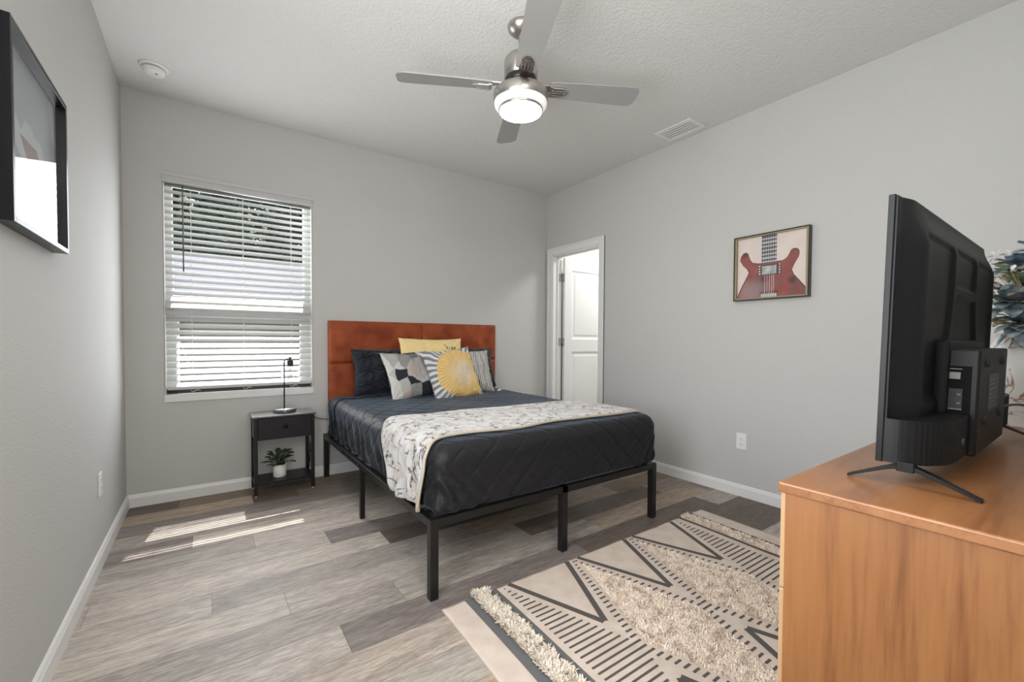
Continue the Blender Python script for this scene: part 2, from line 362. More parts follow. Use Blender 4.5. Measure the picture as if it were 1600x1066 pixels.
def tree(x, y, h, seed, label):
    rnd = random.Random(seed); t = thing('shade_tree', label, 'tree', (x, y, -.13), 0, None)
    bm = bmesh.new(); tube(bm, curve_pts([(0, 0, 0), (.1, 0, h*.3), (-.05, .1, h*.55)]), .2, 8); obj('trunk', bm, mat('bark', (.09, .07, .05), .9), t)
    vs = []; fs = []
    for k in range(7000):
        a = rnd.uniform(0, 2*PI); zz = rnd.uniform(-1, 1); rr = rnd.uniform(.55, 1)**.5
        c = Vector((math.cos(a)*math.sqrt(1-zz*zz)*1.5*rr, math.sin(a)*math.sqrt(1-zz*zz)*1.4*rr, h*.62+zz*h*.40*rr))
        if noise.noise(c*.9+Vector((seed, 0, 0))) < -.34: continue
        d = Vector((rnd.gauss(0, 1), rnd.gauss(0, 1), rnd.gauss(0, 1))).normalized(); s = d.orthogonal().normalized(); sz = rnd.uniform(.10, .24)
        i = len(vs); vs += [tuple(c-d*sz), tuple(c+s*sz*.5), tuple(c+d*sz), tuple(c-s*sz*.5)]; fs.append((i, i+1, i+2, i+3))
    me = bpy.data.meshes.new('foliage'); me.from_pydata(vs, [], fs); link('foliage', me, mlf, t)
TREES = [(-3.0, 13.2, 6.8, 'dark green tree beyond the neighbouring roof, leftmost through the blinds'), (.25, 13.2, 7.2, 'dark green tree seen high behind the left slats of the blinds'), (3.5, 13.2, 6.9, 'dark green tree seen high behind the right slats of the blinds'),
    (-1.4, 16.6, 8.4, 'taller tree filling the gap between the two left trees outside'), (1.9, 16.6, 8.6, 'taller tree filling the gap between the two right trees outside')]
for i, (tx, ty, th, lb) in enumerate(TREES):
    tree(tx, ty, th, i+3, lb)

# blinds
bl = thing('window_blind', 'white horizontal slat blind with valance and tilt wand in the window', 'blind', (.668, .03, WZ0))
def off(o, root): o.location = -root.location; return o
def P(name, bm, m, root, **k):     # part modelled in world coordinates
    o = obj(name, bm, m, root, **k)
    rz = root.rotation_euler.z
    o.matrix_parent_inverse = (Matrix.Translation(root.location) @ Matrix.Rotation(rz, 4, 'Z')).inverted(); return o
bm = bmesh.new()
prof = [(-.012, 2.172), (-.018, 2.176), (-.018, 2.195), (-.010, 2.202), (-.010, 2.212), (-.020, 2.222), (-.020, 2.240), (.0, 2.240), (.0, 2.172)]
A = [bm.verts.new((x0-.004, y, z)) for y, z in prof]; C = [bm.verts.new((x1+.004, y, z)) for y, z in prof]
for i in range(len(prof)): bm.faces.new((A[i], C[i], C[(i+1) % len(prof)], A[(i+1) % len(prof)]))
bm.faces.new(A); bm.faces.new(C[::-1]); bmesh.ops.recalc_face_normals(bm, faces=bm.faces); P('valance', bm, M['blind'], bl)
P('head_rail', B(x0+.008, x1-.008, .005, .05, 2.178, 2.226), M['blind'], bl)
TH = R(40); sp = .0458; NS = 31
sl0 = None
slat_me = None
for i in range(NS):
    zc = 2.168-i*sp
    if slat_me is None:
        bm = bmesh.new(); n = 6; hw = .025; L0, L1 = -.456, .456
        rows = []
        for s, xx in enumerate((L0, L1)):
            top = [bm.verts.new((xx, -hw+2*hw*k/n, .0022*math.sin(PI*k/n)+.0013)) for k in range(n+1)]
            bot = [bm.verts.new((xx, -hw+2*hw*k/n, .0022*math.sin(PI*k/n)-.0013)) for k in range(n+1)]
            rows.append((top, bot))
        for k in range(n):
            bm.faces.new((rows[0][0][k], rows[1][0][k], rows[1][0][k+1], rows[0][0][k+1]))
            bm.faces.new((rows[0][1][k+1], rows[1][1][k+1], rows[1][1][k], rows[0][1][k]))
        for s in (0, n):
            bm.faces.new((rows[0][0][s], rows[0][1][s], rows[1][1][s], rows[1][0][s]))
        for s in (0, 1): bm.faces.new(rows[s][0]+rows[s][1][::-1])
        bmesh.ops.recalc_face_normals(bm, faces=bm.faces)
        o = obj('slat', bm, M['blind'], bl); slat_me = o.data
    else: o = link('slat', slat_me, None, bl)
    th = TH if i < NS-1 else R(30)
    o.location = (0, 0, zc-WZ0); o.rotation_euler = (th+random.uniform(-.02, .02), 0, random.uniform(-.0008, .0008))
P('bottom_rail', B(x0+.012, x1-.012, .008, .052, .762, .780), M['blind'], bl, bevel=.003)
for cx in (.355, .665, .985):
    bm = bmesh.new()
    for yy in (.007, .053): tube(bm, [(cx, yy, 2.18), (cx, yy, .76)], .0009, 5)
    P('ladder_cord', bm, M['white'], bl)
bm = bmesh.new(); tube(bm, [(.312, -.006, 2.17), (.313, -.010, 1.58)], .0038, 8); P('tilt_wand', bm, mat('grey_wand', (.12, .12, .12), .4), bl)
for cx in (.37, .68, .99):
    bm = bmesh.new(); tube(bm, curve_pts([(cx-.025, -.001, .755), (cx-.01, -.012, .748), (cx+.012, -.008, .758), (cx+.03, -.002, .752)], 5), .0012, 5)
    P('cord_end', bm, M['white'], bl)

# ------------------------------------------------------------------ door to the bathroom
dr = thing('door_1', '', ''); del dr['label']; del dr['category']; struct(dr)
c0 = .070
def casing_bm(xf, dirx):
    bm = bmesh.new()
    for a, b_ in ((0, .014), (.012, .018)):
        pass
    y0_, y1_, zt = DY0-c0+.004, DY1+c0+.004, DZ+c0
    if dirx < 0: xs = [(xf-.014, xf), (xf-.019, xf)]
    else: xs = [(xf, xf+.014), (xf, xf+.019)]
    (a, b_), (c, d) = xs
    box(bm, a, b_, y0_, DY0+.004, 0, zt); box(bm, a, b_, DY1-.004, y1_, 0, zt); box(bm, a, b_, DY0+.004, DY1-.004, DZ-.004, zt)
    box(bm, c, d, y0_, y0_+.022, 0, zt); box(bm, c, d, y1_-.022, y1_, 0, zt); box(bm, c, d, y0_+.022, y1_-.022, zt-.022, zt)
    return bm
obj('casing', casing_bm(W, -1), M['trim'], dr, bevel=.003)
obj('jamb', boxes([(W-.002, W+.122, DY0, DY0+.015, 0, DZ), (W-.002, W+.122, DY1-.015, DY1, 0, DZ), (W-.002, W+.122, DY0, DY1, DZ-.015, DZ),
                   (W+.055, W+.068, DY1-.026, DY1-.015, 0, DZ-.015), (W+.055, W+.068, DY0+.015, DY0+.026, 0, DZ-.015), (W+.055, W+.068, DY0, DY1, DZ-.026, DZ-.015)]), M['trim'], dr, bevel=.002)
# slab, opened into the bathroom (built along +x from the hinge, front face towards -y)
slab = bpy.data.objects.new('door_panel', None)
def door_slab():
    Wd, Ht, Th = .665, 2.03, .035
    bm = bmesh.new()
    # panels recessed on both faces
    pans = [(.105, .565, .20, .98), (.105, .565, 1.12, 1.90)]
    xs = sorted({0, Wd, .105, .565}); zs = sorted({0, Ht, .20, .98, 1.12, 1.90})
    for side in (0, 1):
        yv = 0 if side == 0 else Th
        for i in range(len(xs)-1):
            for j in range(len(zs)-1):
                a, b_, c, d = xs[i], xs[i+1], zs[j], zs[j+1]
                def quad(p):
                    f = bm.faces.new([bm.verts.new(q) for q in (p if side == 0 else p[::-1])])
                if (a, b_, c, d) in pans:
                    s = 1 if side == 0 else -1
                    r0 = [(a, yv, c), (b_, yv, c), (b_, yv, d), (a, yv, d)]
                    def ins(k, dep): return [(a+k, yv+s*dep, c+k), (b_-k, yv+s*dep, c+k), (b_-k, yv+s*dep, d-k), (a+k, yv+s*dep, d-k)]
                    r1 = ins(.018, .009); r2_ = ins(.035, .009); r3 = ins(.055, .004)
                    for q, w_ in ((r0, r1), (r1, r2_), (r2_, r3)):
                        for k in range(4): quad([q[k], q[(k+1) % 4], w_[(k+1) % 4], w_[k]])
                    quad(r3)
                else: quad([(a, yv, c), (b_, yv, c), (b_, yv, d), (a, yv, d)])
    for q in ([(0, 0, 0), (0, 0, Ht), (0, Th, Ht), (0, Th, 0)], [(Wd, 0, 0), (Wd, Th, 0), (Wd, Th, Ht), (Wd, 0, Ht)], [(0, 0, Ht), (Wd, 0, Ht), (Wd, Th, Ht), (0, Th, Ht)], [(0, 0, 0), (0, Th, 0), (Wd, Th, 0), (Wd, 0, 0)]):
        bm.faces.new([bm.verts.new(p) for p in q])
    bmesh.ops.remove_doubles(bm, verts=bm.verts, dist=1e-5); bmesh.ops.recalc_face_normals(bm, faces=bm.faces)
    return bm
ds = obj('door_panel', door_slab(), M['trim'], dr); ds.location = (W+.135, DY1-.055, .012); ds.rotation_euler.z = R(-2)
bm = bmesh.new(); lathe(bm, [(.0, .0), (.028, 0), (.028, .006), (.010, .010), (.010, .035), (.026, .045), (.027, .060), (.018, .068), (0, .07)], 20, (0, 0, 0), 'y')
kn = obj('door_knob', bm, M['chrome'], ds); kn.rotation_euler.x = PI; kn.location = (.60, 0, .95)
for hz in (1.825, 1.10, .22):
    bm = boxes([(W+.070, W+.128, DY1-.019, DY1-.0145, hz-.045, hz+.045), (W+.132, W+.135, DY1-.055, DY1-.022, hz-.045, hz+.045)])
    lathe(bm, [(0, hz-.047), (.007, hz-.047), (.007, hz+.047), (0, hz+.047)], 12, (W+.130, DY1-.026, 0))
    for k in (-.025, 0, .025): lathe(bm, [(0, -.0008), (.004, -.0006), (.0045, .001), (.0045, .003)], 8, (W+.105, DY1-.0200, hz+k), 'y')
    obj('hinge', bm, M['hinge'], dr)

# ------------------------------------------------------------------ outlets
def outlet(name, loc, rz, label):
    t = thing(name, label, 'outlet', loc, rz, None)      # local: plate faces -y
    o = obj('plate', B(-.036, .036, -.006, 0, -.058, .058), M['white'], t, bevel=.003)
    for s in (.0195, -.0195):
        bm = bmesh.new(); box(bm, -.0165, .0165, -.0075, -.004, s-.0145, s+.0145)
        so_ = obj('socket', bm, M['white'], t, bevel=.003)
        bm = boxes([(-.0075, -.0055, -.0079, -.0070, s-.001, s+.008), (.0055, .0075, -.0079, -.0070, s-.001, s+.007)])
        lathe(bm, [(0, -.0079), (.0028, -.0079), (.0028, -.0070)], 10, (0, 0, s-.008), 'y')
        obj('slot', bm, M['slot'], so_)
outlet('wall_outlet', (W, -2.193, .398), R(-90), 'white duplex power outlet on the right wall under the guitar picture')
outlet('wall_outlet', (0, -.855, .397), R(90), 'white duplex power outlet on the left wall near the window corner')

# ------------------------------------------------------------------ smoke detector
t = thing('smoke_detector', 'round white smoke detector on the ceiling by the left wall', 'smoke detector', (.197, -.375, H))
bm = bmesh.new(); lathe(bm, [(0, 0), (.072, 0), (.073, -.004), (.070, -.010), (.052, -.012), (0, -.012)], 40); obj('base_ring', bm, M['white'], t)
bm = bmesh.new(); lathe(bm, [(.050, -.015), (.056, -.017), (.056, -.026), (.050, -.040), (.036, -.046), (0, -.047)], 40); obj('cover', bm, M['white'], t)
bm = bmesh.new(); lathe(bm, [(.047, -.012), (.047, -.016)], 32); obj('vent_gap', bm, M['slot'], t)
bm = bmesh.new(); lathe(bm, [(0, -.0485), (.008, -.048), (.008, -.046)], 12, (.012, -.02, 0)); obj('test_button', bm, mat('grey_button', (.3, .3, .3), .5), t)

# ------------------------------------------------------------------ ceiling vent
t = thing('ceiling_vent', 'white louvred air supply vent in the ceiling by the right wall', 'vent', (3.412, -1.768, H))
obj('frame', boxes([(-.105, -.078, -.155, .155, -.008, 0), (.078, .105, -.155, .155, -.008, 0), (-.078, .078, -.155, -.125, -.008, 0), (-.078, .078, .125, .155, -.008, 0)]), M['white'], t, bevel=.003)
obj('duct_shade', B(-.078, .078, -.125, .125, -.0012, -.0005), M['slot'], t)  # thin dark sheet painting the shade between the louvres
for k in range(5):
    bm = bmesh.new(); bar(bm, (-.062+k*.031, -.125, -.0032), (-.062+k*.031, .125, -.0032), .0185, .0014, (.10, 0, 1)); obj('louvre', bm, M['white'], t)

# ------------------------------------------------------------------ ceiling fan
fan = thing('ceiling_fan', 'four-blade brushed nickel ceiling fan with a glowing round light', 'ceiling fan', (1.775, -1.93, H))
z = lambda v: v-H
bm = bmesh.new(); lathe(bm, [(0, 0), (.068, 0), (.070, -.008), (.066, -.022), (.045, -.042), (.018, -.052), (0, -.052)], 36); obj('canopy', bm, M['nickel'], fan)
bm = bmesh.new(); lathe(bm, [(.013, -.05), (.013, z(2.60))], 16); obj('downrod', bm, M['nickel'], fan)
bm = bmesh.new(); lathe(bm, [(0, z(2.585)), (.04, z(2.585)), (.072, z(2.578)), (.084, z(2.562)), (.086, z(2.545)), (.086, z(2.470)), (.080, z(2.466)), (0, z(2.466))], 48); obj('motor_housing', bm, M['nickel'], fan)
bm = bmesh.new(); lathe(bm, [(.082, z(2.465)), (.083, z(2.455)), (.083, z(2.436)), (0, z(2.436))], 40); obj('flywheel', bm, M['black'], fan)
bm = bmesh.new(); lathe(bm, [(0, z(2.434)), (.082, z(2.432)), (.086, z(2.420)), (.108, z(2.412)), (.130, z(2.404)), (.140, z(2.392)), (.1415, z(2.384)), (.1415, z(2.350)), (.137, z(2.343))], 56); fx = obj('light_housing', bm, M['nickel'], fan)
bm = bmesh.new(); lathe(bm, [(.137, z(2.343)), (.134, z(2.331)), (.126, z(2.320)), (.114, z(2.314))], 56); obj('side_diffuser', bm, M['lens2'], fan)
bm = bmesh.new(); lathe(bm, [(.114, z(2.318)), (.1145, z(2.306)), (.111, z(2.301)), (.108, z(2.303))], 56); obj('trim_ring', bm, M['nickel'], fan)
bm = bmesh.new(); lathe(bm, [(.110, z(2.306)), (.108, z(2.299)), (.09, z(2.293)), (.05, z(2.289)), (0, z(2.288))], 56); obj('lens', bm, M['lens'], fan)
for k in range(4):
    a = R(-27.5+90*k)
    bm = bmesh.new()
    # blade outline in local coordinates (u along, v across)
    out = [(.150, -.050), (.150, .050), (.30, .058), (.50, .064), (.585, .066), (.612, .058), (.628, .030), (.628, -.040), (.615, -.062), (.590, -.066), (.50, -.064), (.30, -.058)]
    top = [bm.verts.new((u, v_, .0028)) for u, v_ in out]; bot = [bm.verts.new((u, v_, -.0028)) for u, v_ in out]
    bm.faces.new(top[::-1]); bm.faces.new(bot)
    for i in range(len(out)): bm.faces.new((top[i], top[(i+1) % len(out)], bot[(i+1) % len(out)], bot[i]))
    bmesh.ops.recalc_face_normals(bm, faces=bm.faces)
    bo = obj('blade', bm, M['blade'], fan); bo.location = (0, 0, z(2.428)); bo.rotation_euler = Matrix.Rotation(a, 3, 'Z').to_4x4().to_euler()
    bo.rotation_euler = (Matrix.Rotation(a, 3, 'Z') @ Matrix.Rotation(R(-11), 3, 'X')).to_euler()
    bm = bmesh.new()      # bracket: arm above, slotted oval plate below
    box(bm, .078, .175, -.020, .020, .004, .012); box(bm, .150, .170, -.034, .034, -.0130, -.0028)
    for s in (-.024, -.008, .008, .024): box(bm, .165, .238-abs(s)*.5, s-.0050, s+.0050, -.0150, -.0030)
    box(bm, .226, .240, -.022, .022, -.0140, -.0030); box(bm, .238, .250, -.012, .012, -.0110, -.0030)
    obj('blade_bracket', bm, M['dnickel'] if k == 3 else M['chrome'], bo, bevel=.0015)
for k in range(8):
    a = k*PI/4+.2; bm = bmesh.new(); box(bm, .0825, .0835, -.011, .011, z(2.462), z(2.442))
    vg = obj('motor_slot', bm, M['slot'], fan); vg.rotation_euler.z = a

# ------------------------------------------------------------------ left wall picture
pic = thing('framed_picture', 'large black framed abstract print behind glass on the left wall', 'picture', (0, -1.835, 1.68))
y0p, y1p, z0p, z1p = -.27, .27, -.262, .262      # front face 0.54 x 0.52
dF = .040
obj('frame', boxes([(.001, dF, y0p, y0p+.016, z0p, z1p), (.001, dF, y1p-.016, y1p, z0p, z1p), (.001, dF, y0p+.016, y1p-.016, z0p, z0p+.016), (.001, dF, y0p+.016, y1p-.016, z1p-.016, z1p)]), mat('satin_black_frame', (.008, .009, .012), .3, spec=.3), pic, bevel=.001)
def artcol(u, v):
    p = Vector((u*3, v*3, 1)); a = noise.noise(p); b_ = noise.noise(p*2.3+Vector((5, 1, 0)))
    c = Vector((.34, .40, .43))
    if a+b_*.4 > .12: c = Vector((.50, .56, .58))
    d = abs(u-.35-.3*v+.12*math.sin(v*6))
    if v < .55 and d < .14: c = Vector((.23, .15, .13))*(1+b_*.4)
    if v < .4 and a > -.05 and d > .14: c = Vector((.30, .24, .23))
    return c
o = grid_mesh('print', 90, 90, lambda u, v: (.010, y0p+.016+(y1p-y0p-.032)*(1-u), z0p+.016+(z1p-z0p-.032)*v), attr_mat('abstract_print', rough=.6), pic, artcol)
o = obj('glass', B(.024, .027, y0p+.016, y1p-.016, z0p+.016, z1p-.016), glass_mat('picture_glass', 1.6), pic)

# ------------------------------------------------------------------ guitar picture on the right wall
gp = thing('framed_picture', 'small framed painting of a red electric guitar on the right wall', 'picture', (W, -2.372, 1.634))
gw, gh, gd = .239, .2265, .038
# local: face towards -x ; y from far (+) to near (-)
obj('frame', boxes([(-gd, -.001, -gw, -gw+.007, -gh, gh), (-gd, -.001, gw-.007, gw, -gh, gh), (-gd, -.001, -gw+.007, gw-.007, -gh, -gh+.007), (-gd, -.001, -gw+.007, gw-.007, gh-.007, gh)]), mat('dark_brown_frame', (.012, .008, .006), .35), gp)
gi = .007
obj('gold_lip', boxes([(-gd+.003, -.014, -gw+gi, -gw+gi+.013, -gh+gi, gh-gi), (-gd+.003, -.014, gw-gi-.013, gw-gi, -gh+gi, gh-gi), (-gd+.003, -.014, -gw+gi+.009, gw-gi-.009, -gh+gi, -gh+gi+.009), (-gd+.003, -.014, -gw+gi+.009, gw-gi-.009, gh-gi-.009, gh-gi)]), mat('aged_gold', (.30, .245, .15), .4, .35), gp)
def gcol(u, v):      # u left->right, v bottom->top
    n1 = noise.noise(Vector((u*5, v*5, 0))); n2 = noise.noise(Vector((u*14, v*14, 3)))
    bgc = Vector((.70, .60, .555))*(1+.06*n1)
    L = [(.02, 0), (.035, .06), (.10, .22), (.16, .34), (.19, .41), (.17, .47), (.10, .55), (.06, .63), (.07, .70), (.10, .745), (.14, .765), (.17, .75), (.185, .70), (.21, .63), (.25, .575), (.32, .555), (.40, .55)]
    Rr = [(.60, .55), (.67, .555), (.72, .59), (.755, .65), (.775, .70), (.81, .72), (.86, .705), (.885, .65), (.875, .58), (.82, .47), (.79, .39), (.82, .31), (.90, .20), (.97, .10), (.99, 0)]
    body = L+Rr
    c = bgc
    if poly_in(u, v, body):
        c = Vector((.27, .085, .075))*(1+.35*n1); g_ = sstep(.0, .45, n2+noise.noise(Vector((u*4, v*3, 9)))); c = c.lerp(Vector((.15, .10, .10)), g_*.75)
        e = 1
        for ex, ey in ((.13, .45), (.80, .24), (.11, .74), (.42, .3)):
            c = c*(1-.45*sstep(.09, .02, math.hypot(u-ex, v-ey)))
        c = c.lerp(Vector((.36, .30, .30)), .6*sstep(.30, .05, math.hypot(u-.22, v-.10)))
    elif poly_in(u, v, [(a+(a-.5)*.03, b_+.012) for a, b_ in body]): c = Vector((.12, .06, .05))
    if .365 < u < .585 and v > .56:
        c = Vector((.46, .46, .46))
        if ((v*16) % 1) > .35 and ((u-.365)*30) % 1 > .3: c = Vector((.07, .07, .075))
    if .325 < u < .655 and .36 < v < .53:
        c = Vector((.10, .06, .06))
        if .38 < u < .59 and .37 < v < .51: c = Vector((.42, .43, .42))*(1+n2*.4)
        for k in range(4):
            for uu in (.345, .63):
                if (u-uu)**2+(v-(.385+.042*k))**2 < .00016: c = Vector((.6, .6, .58))
    if v < .36 and .42 < u < .58 and ((u-.42)*31) % 1 < .22: c = Vector((.60, .56, .55))
    if v < .055 and .37 < u < .60: c = Vector((.55, .55, .52)) if (u*60) % 1 < .7 else Vector((.15, .1, .1))
    if .055 < v < .10 and .35 < u < .62: c = c*.5 if (u*40) % 1 < .6 else c
    return c
k = gi+.009
o = grid_mesh('canvas', 150, 140, lambda u, v: (-.018, (gw-k)-(2*(gw-k))*u, -(gh-k)+2*(gh-k)*v), attr_mat('guitar_painting', rough=.75), gp, gcol, smooth=False)

# ------------------------------------------------------------------ headboard
hb = thing('headboard', 'wide rust-orange upholstered headboard against the back wall', 'headboard', (2.047, -.0, .577))
mh = mat('rust_velvet', (.30, .075, .028), .62, spec=.25); mottle(mh, (.19, .033, .011), (.34, .078, .024), 9, 5, (1, 1, 1), .3, .7)
for i in range(2):
    for j in range(2):
        cx, cz = (i-.5)*.802, .1735+j*.3465
        def hf(u, v, cx=cx, cz=cz):
            a, b_ = u*2-1, v*2-1
            e = (1-abs(a)**14)**.5*(1-abs(b_)**10)**.5
            d = .046+.024*e+.0025*noise.noise(Vector((cx+a*2, cz+b_*1.5, 2)))*e
            if abs(a) >= 1 or abs(b_) >= 1: d = .046
            return (cx+a*.401, -d-.010, cz+b_*.1733)
        grid_mesh('padded_panel', 60, 30, hf, mh, hb)
obj('backing_board', B(-.802, .802, -.057, -.006, 0, .694), mh, hb, bevel=.002)
# ------------------------------------------------------------------ bed frame
BX0, BX1, BY0, BY1, BZ = 1.205, 2.750, -2.078, -.085, .350
bf = thing('platform_bed', 'black metal platform bed frame on square legs', 'bed', ((BX0+BX1)/2, (BY0+BY1)/2, 0))
def fp(name, bm, **k): return P(name, bm, M['bedmetal'], bf, **k)
lw = .038
fp('side_rail', B(BX0, BX0+.03, BY0+lw, -.055, BZ-.036, BZ), bevel=.002)
fp('side_rail', B(BX1-.03, BX1, BY0+lw, -.055, BZ-.036, BZ), bevel=.002)
fp('foot_rail', B(BX0+lw, BX1-lw, BY0, BY0+.03, BZ-.036, BZ), bevel=.002)
fp('head_rail', B(BX0+lw, BX1-lw, -.055, -.025, BZ-.036, BZ), bevel=.002)
fp('centre_rail', B(1.965, 1.99, BY0+.03, -.055, BZ-.036, BZ-.006), bevel=.002)
for lx, ly in ((BX0, BY0), (BX1-lw, BY0), (1.955, BY0), (BX0, -.055), (BX1-lw, -.055)):
    lt_ = fp('leg', B(lx, lx+lw, ly, ly+lw, .004, BZ), bevel=.002)
    bm = B(lx+.001, lx+lw-.001, ly+.001, ly+lw-.001, 0, .0045)
    q = obj('foot_cap', bm, M['slot'], lt_); q.matrix_parent_inverse = Matrix.Identity(4)
for lx in (BX0+.002, BX1-.03, 1.963): fp('leg', B(lx, lx+.028, -1.05, -1.022, 0, BZ-.03), bevel=.002)
for k in range(12):
    yy = -.15-k*.165
    fp('cross_slat', B(BX0+.03, BX1-.03, yy-.012, yy+.012, BZ-.018, BZ-.004))
for yy in (-.62, -1.02): 
    bm = bmesh.new(); lathe(bm, [(0, 0), (.010, 0), (.010, -.006), (.006, -.010), (0, -.010)], 12, (BX0, yy, BZ-.018), 'x'); fp('bolt', bm)

# ------------------------------------------------------------------ mattress + quilt
mtx0, mtx1, mty0, mty1, mtz0, mtz1 = 1.222, 2.752, -2.088, -.088, .351, .658
mq = mat('charcoal_quilt', (.0125, .0122, .0138), .55, spec=.26, Sheen_Weight=.24, Sheen_Roughness=.3)
nt(mq)[3].inputs['Sheen Tint'].default_value = (.58, .77, 1, 1); bump(mq, 220, .25, .002)  # blue sheen tint paints in the window's cool cast on the cloth
QR = .075
def qpt(p, grow=0, puff=True):
    """map a point on the box surface to the rounded, quilted surface; returns point and normal"""
    lo = Vector((mtx0+QR, mty0+QR, mtz0+.03)); hi = Vector((mtx1-QR, mty1-.03, mtz1-QR))
    q = Vector((min(max(p.x, lo.x), hi.x), min(max(p.y, lo.y), hi.y), min(max(p.z, lo.z), hi.z)))
    d = p-q; L = d.length
    if L < 1e-9: return p, Vector((0, 0, 1))
    n = d/L
    rx = QR
    if p.y > hi.y: rx = .03
    if p.z < lo.z: rx = .03*abs(n.z)+QR*(1-abs(n.z))
    r = rx
    # crown
    pos = q+n*(r+grow)
    if puff:
        drop = mtz1-pos.z
        ux = pos.x+(0 if abs(n.x) < .3 else math.copysign(max(0, drop-.02), n.x))
        uy = pos.y-(max(0, drop-.02) if n.y < -.3 else 0)
        Ld = .172; s = (ux*1.0+uy)/Ld; t = (ux*1.0-uy)/Ld
        seam = min(abs(math.sin(PI*s)), abs(math.sin(PI*t)))
        h = .0075*min(1, seam*4.5)**.5-.0075
        w_ = noise.noise(Vector((ux*3.1, uy*3.1, 0)))*.006
        side = sstep(.05, .22, drop)
        # gathered folds near the lower corners
        cdist = min((Vector((pos.x, pos.y))-Vector((mtx0, mty0))).length, (Vector((pos.x, pos.y))-Vector((mtx1, mty0))).length)
        fold = sstep(.45, .0, cdist)*side
        a = math.atan2(drop+.05, cdist+.05)
        h += fold*.010*math.sin(a*34+noise.noise(pos*6)*3)
        h += side*.006*noise.noise(Vector((ux*14+drop*18, uy*14, drop*5)))
        if n.x < -.5: h += side*.007*math.sin((pos.y*1.0+drop*.55)*46+2.5*noise.noise(pos*5))
        pos = pos+n*(h+w_)
        pos.z += .010*math.sin(PI*min(1, max(0, (pos.x-mtx0)/(mtx1-mtx0))))*(1 if n.z > .5 else 0)*0
    pos.z = max(pos.z, mtz0+.002)
    return pos, n
def make_quilt():
    bm = bmesh.new(); st = .0085
    a0, a1, b0, b1, c0_, c1 = mtx0, mtx1, mty0, mty1, mtz0, mtz1
    def face(o_, du, dv, nu, nv):
        V = [[bm.verts.new(o_+du*(i/nu)+dv*(j/nv)) for i in range(nu+1)] for j in range(nv+1)]
        for j in range(nv):
            for i in range(nu): bm.faces.new((V[j][i], V[j][i+1], V[j+1][i+1], V[j+1][i]))
    nx, ny, nz = int((a1-a0)/st), int((b1-b0)/st), int((c1-c0_)/st)
    X, Y, Z = Vector((a1-a0, 0, 0)), Vector((0, b1-b0, 0)), Vector((0, 0, c1-c0_)); O = Vector((a0, b0, c0_))
    face(O+Z, X, Y, nx, ny); face(O, X, Z, nx, nz); face(O, Z, Y, nz, ny); face(O+X, Y, Z, ny, nz); face(O+Y, Z, X, nz, nx); face(O, Y, X, ny//6, nx//6)
    bmesh.ops.remove_doubles(bm, verts=bm.verts, dist=1e-4)
    for v_ in bm.verts: v_.co = qpt(v_.co.copy())[0]
    bmesh.ops.recalc_face_normals(bm, faces=bm.faces)
    return bm
ql = obj('quilt', make_quilt(), mq, None, smooth=True)
tag(ql, 'charcoal diamond-stitched quilt covering the bed down to the metal frame', 'quilt')
# hem line near the pillows
def ribbon(ybase, x_from, x_to, r, fy=lambda s: 0, off_=.004):
    pts = []
    zz = .40
    while zz < mtz1: pts.append(Vector((mtx0, ybase+fy(zz-mtz1), zz))); zz += .02
    xx = mtx0
    while xx < x_to: pts.append(Vector((xx, ybase+fy(xx-mtx0), mtz1))); xx += .03
    return [qpt(p, off_)[0] for p in pts]
bm = bmesh.new(); tube(bm, ribbon(-.33, 0, 2.7, 0, lambda s: -.05*max(0, -s)+.04*sstep(0, .5, s)), .0055, 6)
hm = obj('quilt_hem', bm, mat('dark_hem', (.008, .009, .014), .8), ql)

# ------------------------------------------------------------------ throw blanket
mb = mat('cream_patterned_fleece', (.7, .66, .6), .9, spec=.1, Sheen_Weight=.3)
t_, n_, l_, b_ = nt(mb)
v1 = coords(mb, (1, 1, 1), 'UV'); 
nz1 = n_.new('ShaderNodeTexNoise'); nz1.inputs['Scale'].default_value = 5.5; nz1.inputs['Detail'].default_value = 5; nz1.inputs['Distortion'].default_value = .6; l_.new(v1, nz1.inputs['Vector'])
sb = n_.new('ShaderNodeMath'); sb.operation = 'SUBTRACT'; sb.inputs[1].default_value = .5; l_.new(nz1.outputs[0], sb.inputs[0])
ab = n_.new('ShaderNodeMath'); ab.operation = 'ABSOLUTE'; l_.new(sb.outputs[0], ab.inputs[0])
cr = n_.new('ShaderNodeValToRGB'); e = cr.color_ramp.elements; e[0].position = .006; e[1].position = .026; e[0].color = (.14, .125, .16, 1); e[1].color = (1, 1, 1, 1)
l_.new(ab.outputs[0], cr.inputs[0])
nz2 = n_.new('ShaderNodeTexNoise'); nz2.inputs['Scale'].default_value = 9; l_.new(v1, nz2.inputs['Vector'])
cr2 = n_.new('ShaderNodeValToRGB'); e = cr2.color_ramp.elements; e[0].position = .42; e[1].position = .55; e[0].color = (.50, .455, .41, 1); e[1].color = (.60, .585, .575, 1); l_.new(nz2.outputs[0], cr2.inputs[0])
nz3 = n_.new('ShaderNodeTexNoise'); nz3.inputs['Scale'].default_value = 14; l_.new(v1, nz3.inputs['Vector'])
cr3 = n_.new('ShaderNodeValToRGB'); e = cr3.color_ramp.elements; e[0].position = .40; e[1].position = .48; e[0].color = (0, 0, 0, 1); e[1].color = (1, 1, 1, 1); l_.new(nz3.outputs[0], cr3.inputs[0])
mm = n_.new('ShaderNodeMixRGB'); mm.blend_type = 'MULTIPLY'; l_.new(cr3.outputs[0], mm.inputs[0]); l_.new(cr2.outputs[0], mm.inputs[1]); l_.new(cr.outputs[0], mm.inputs[2]); l_.new(mm.outputs[0], b_.inputs['Base Color'])
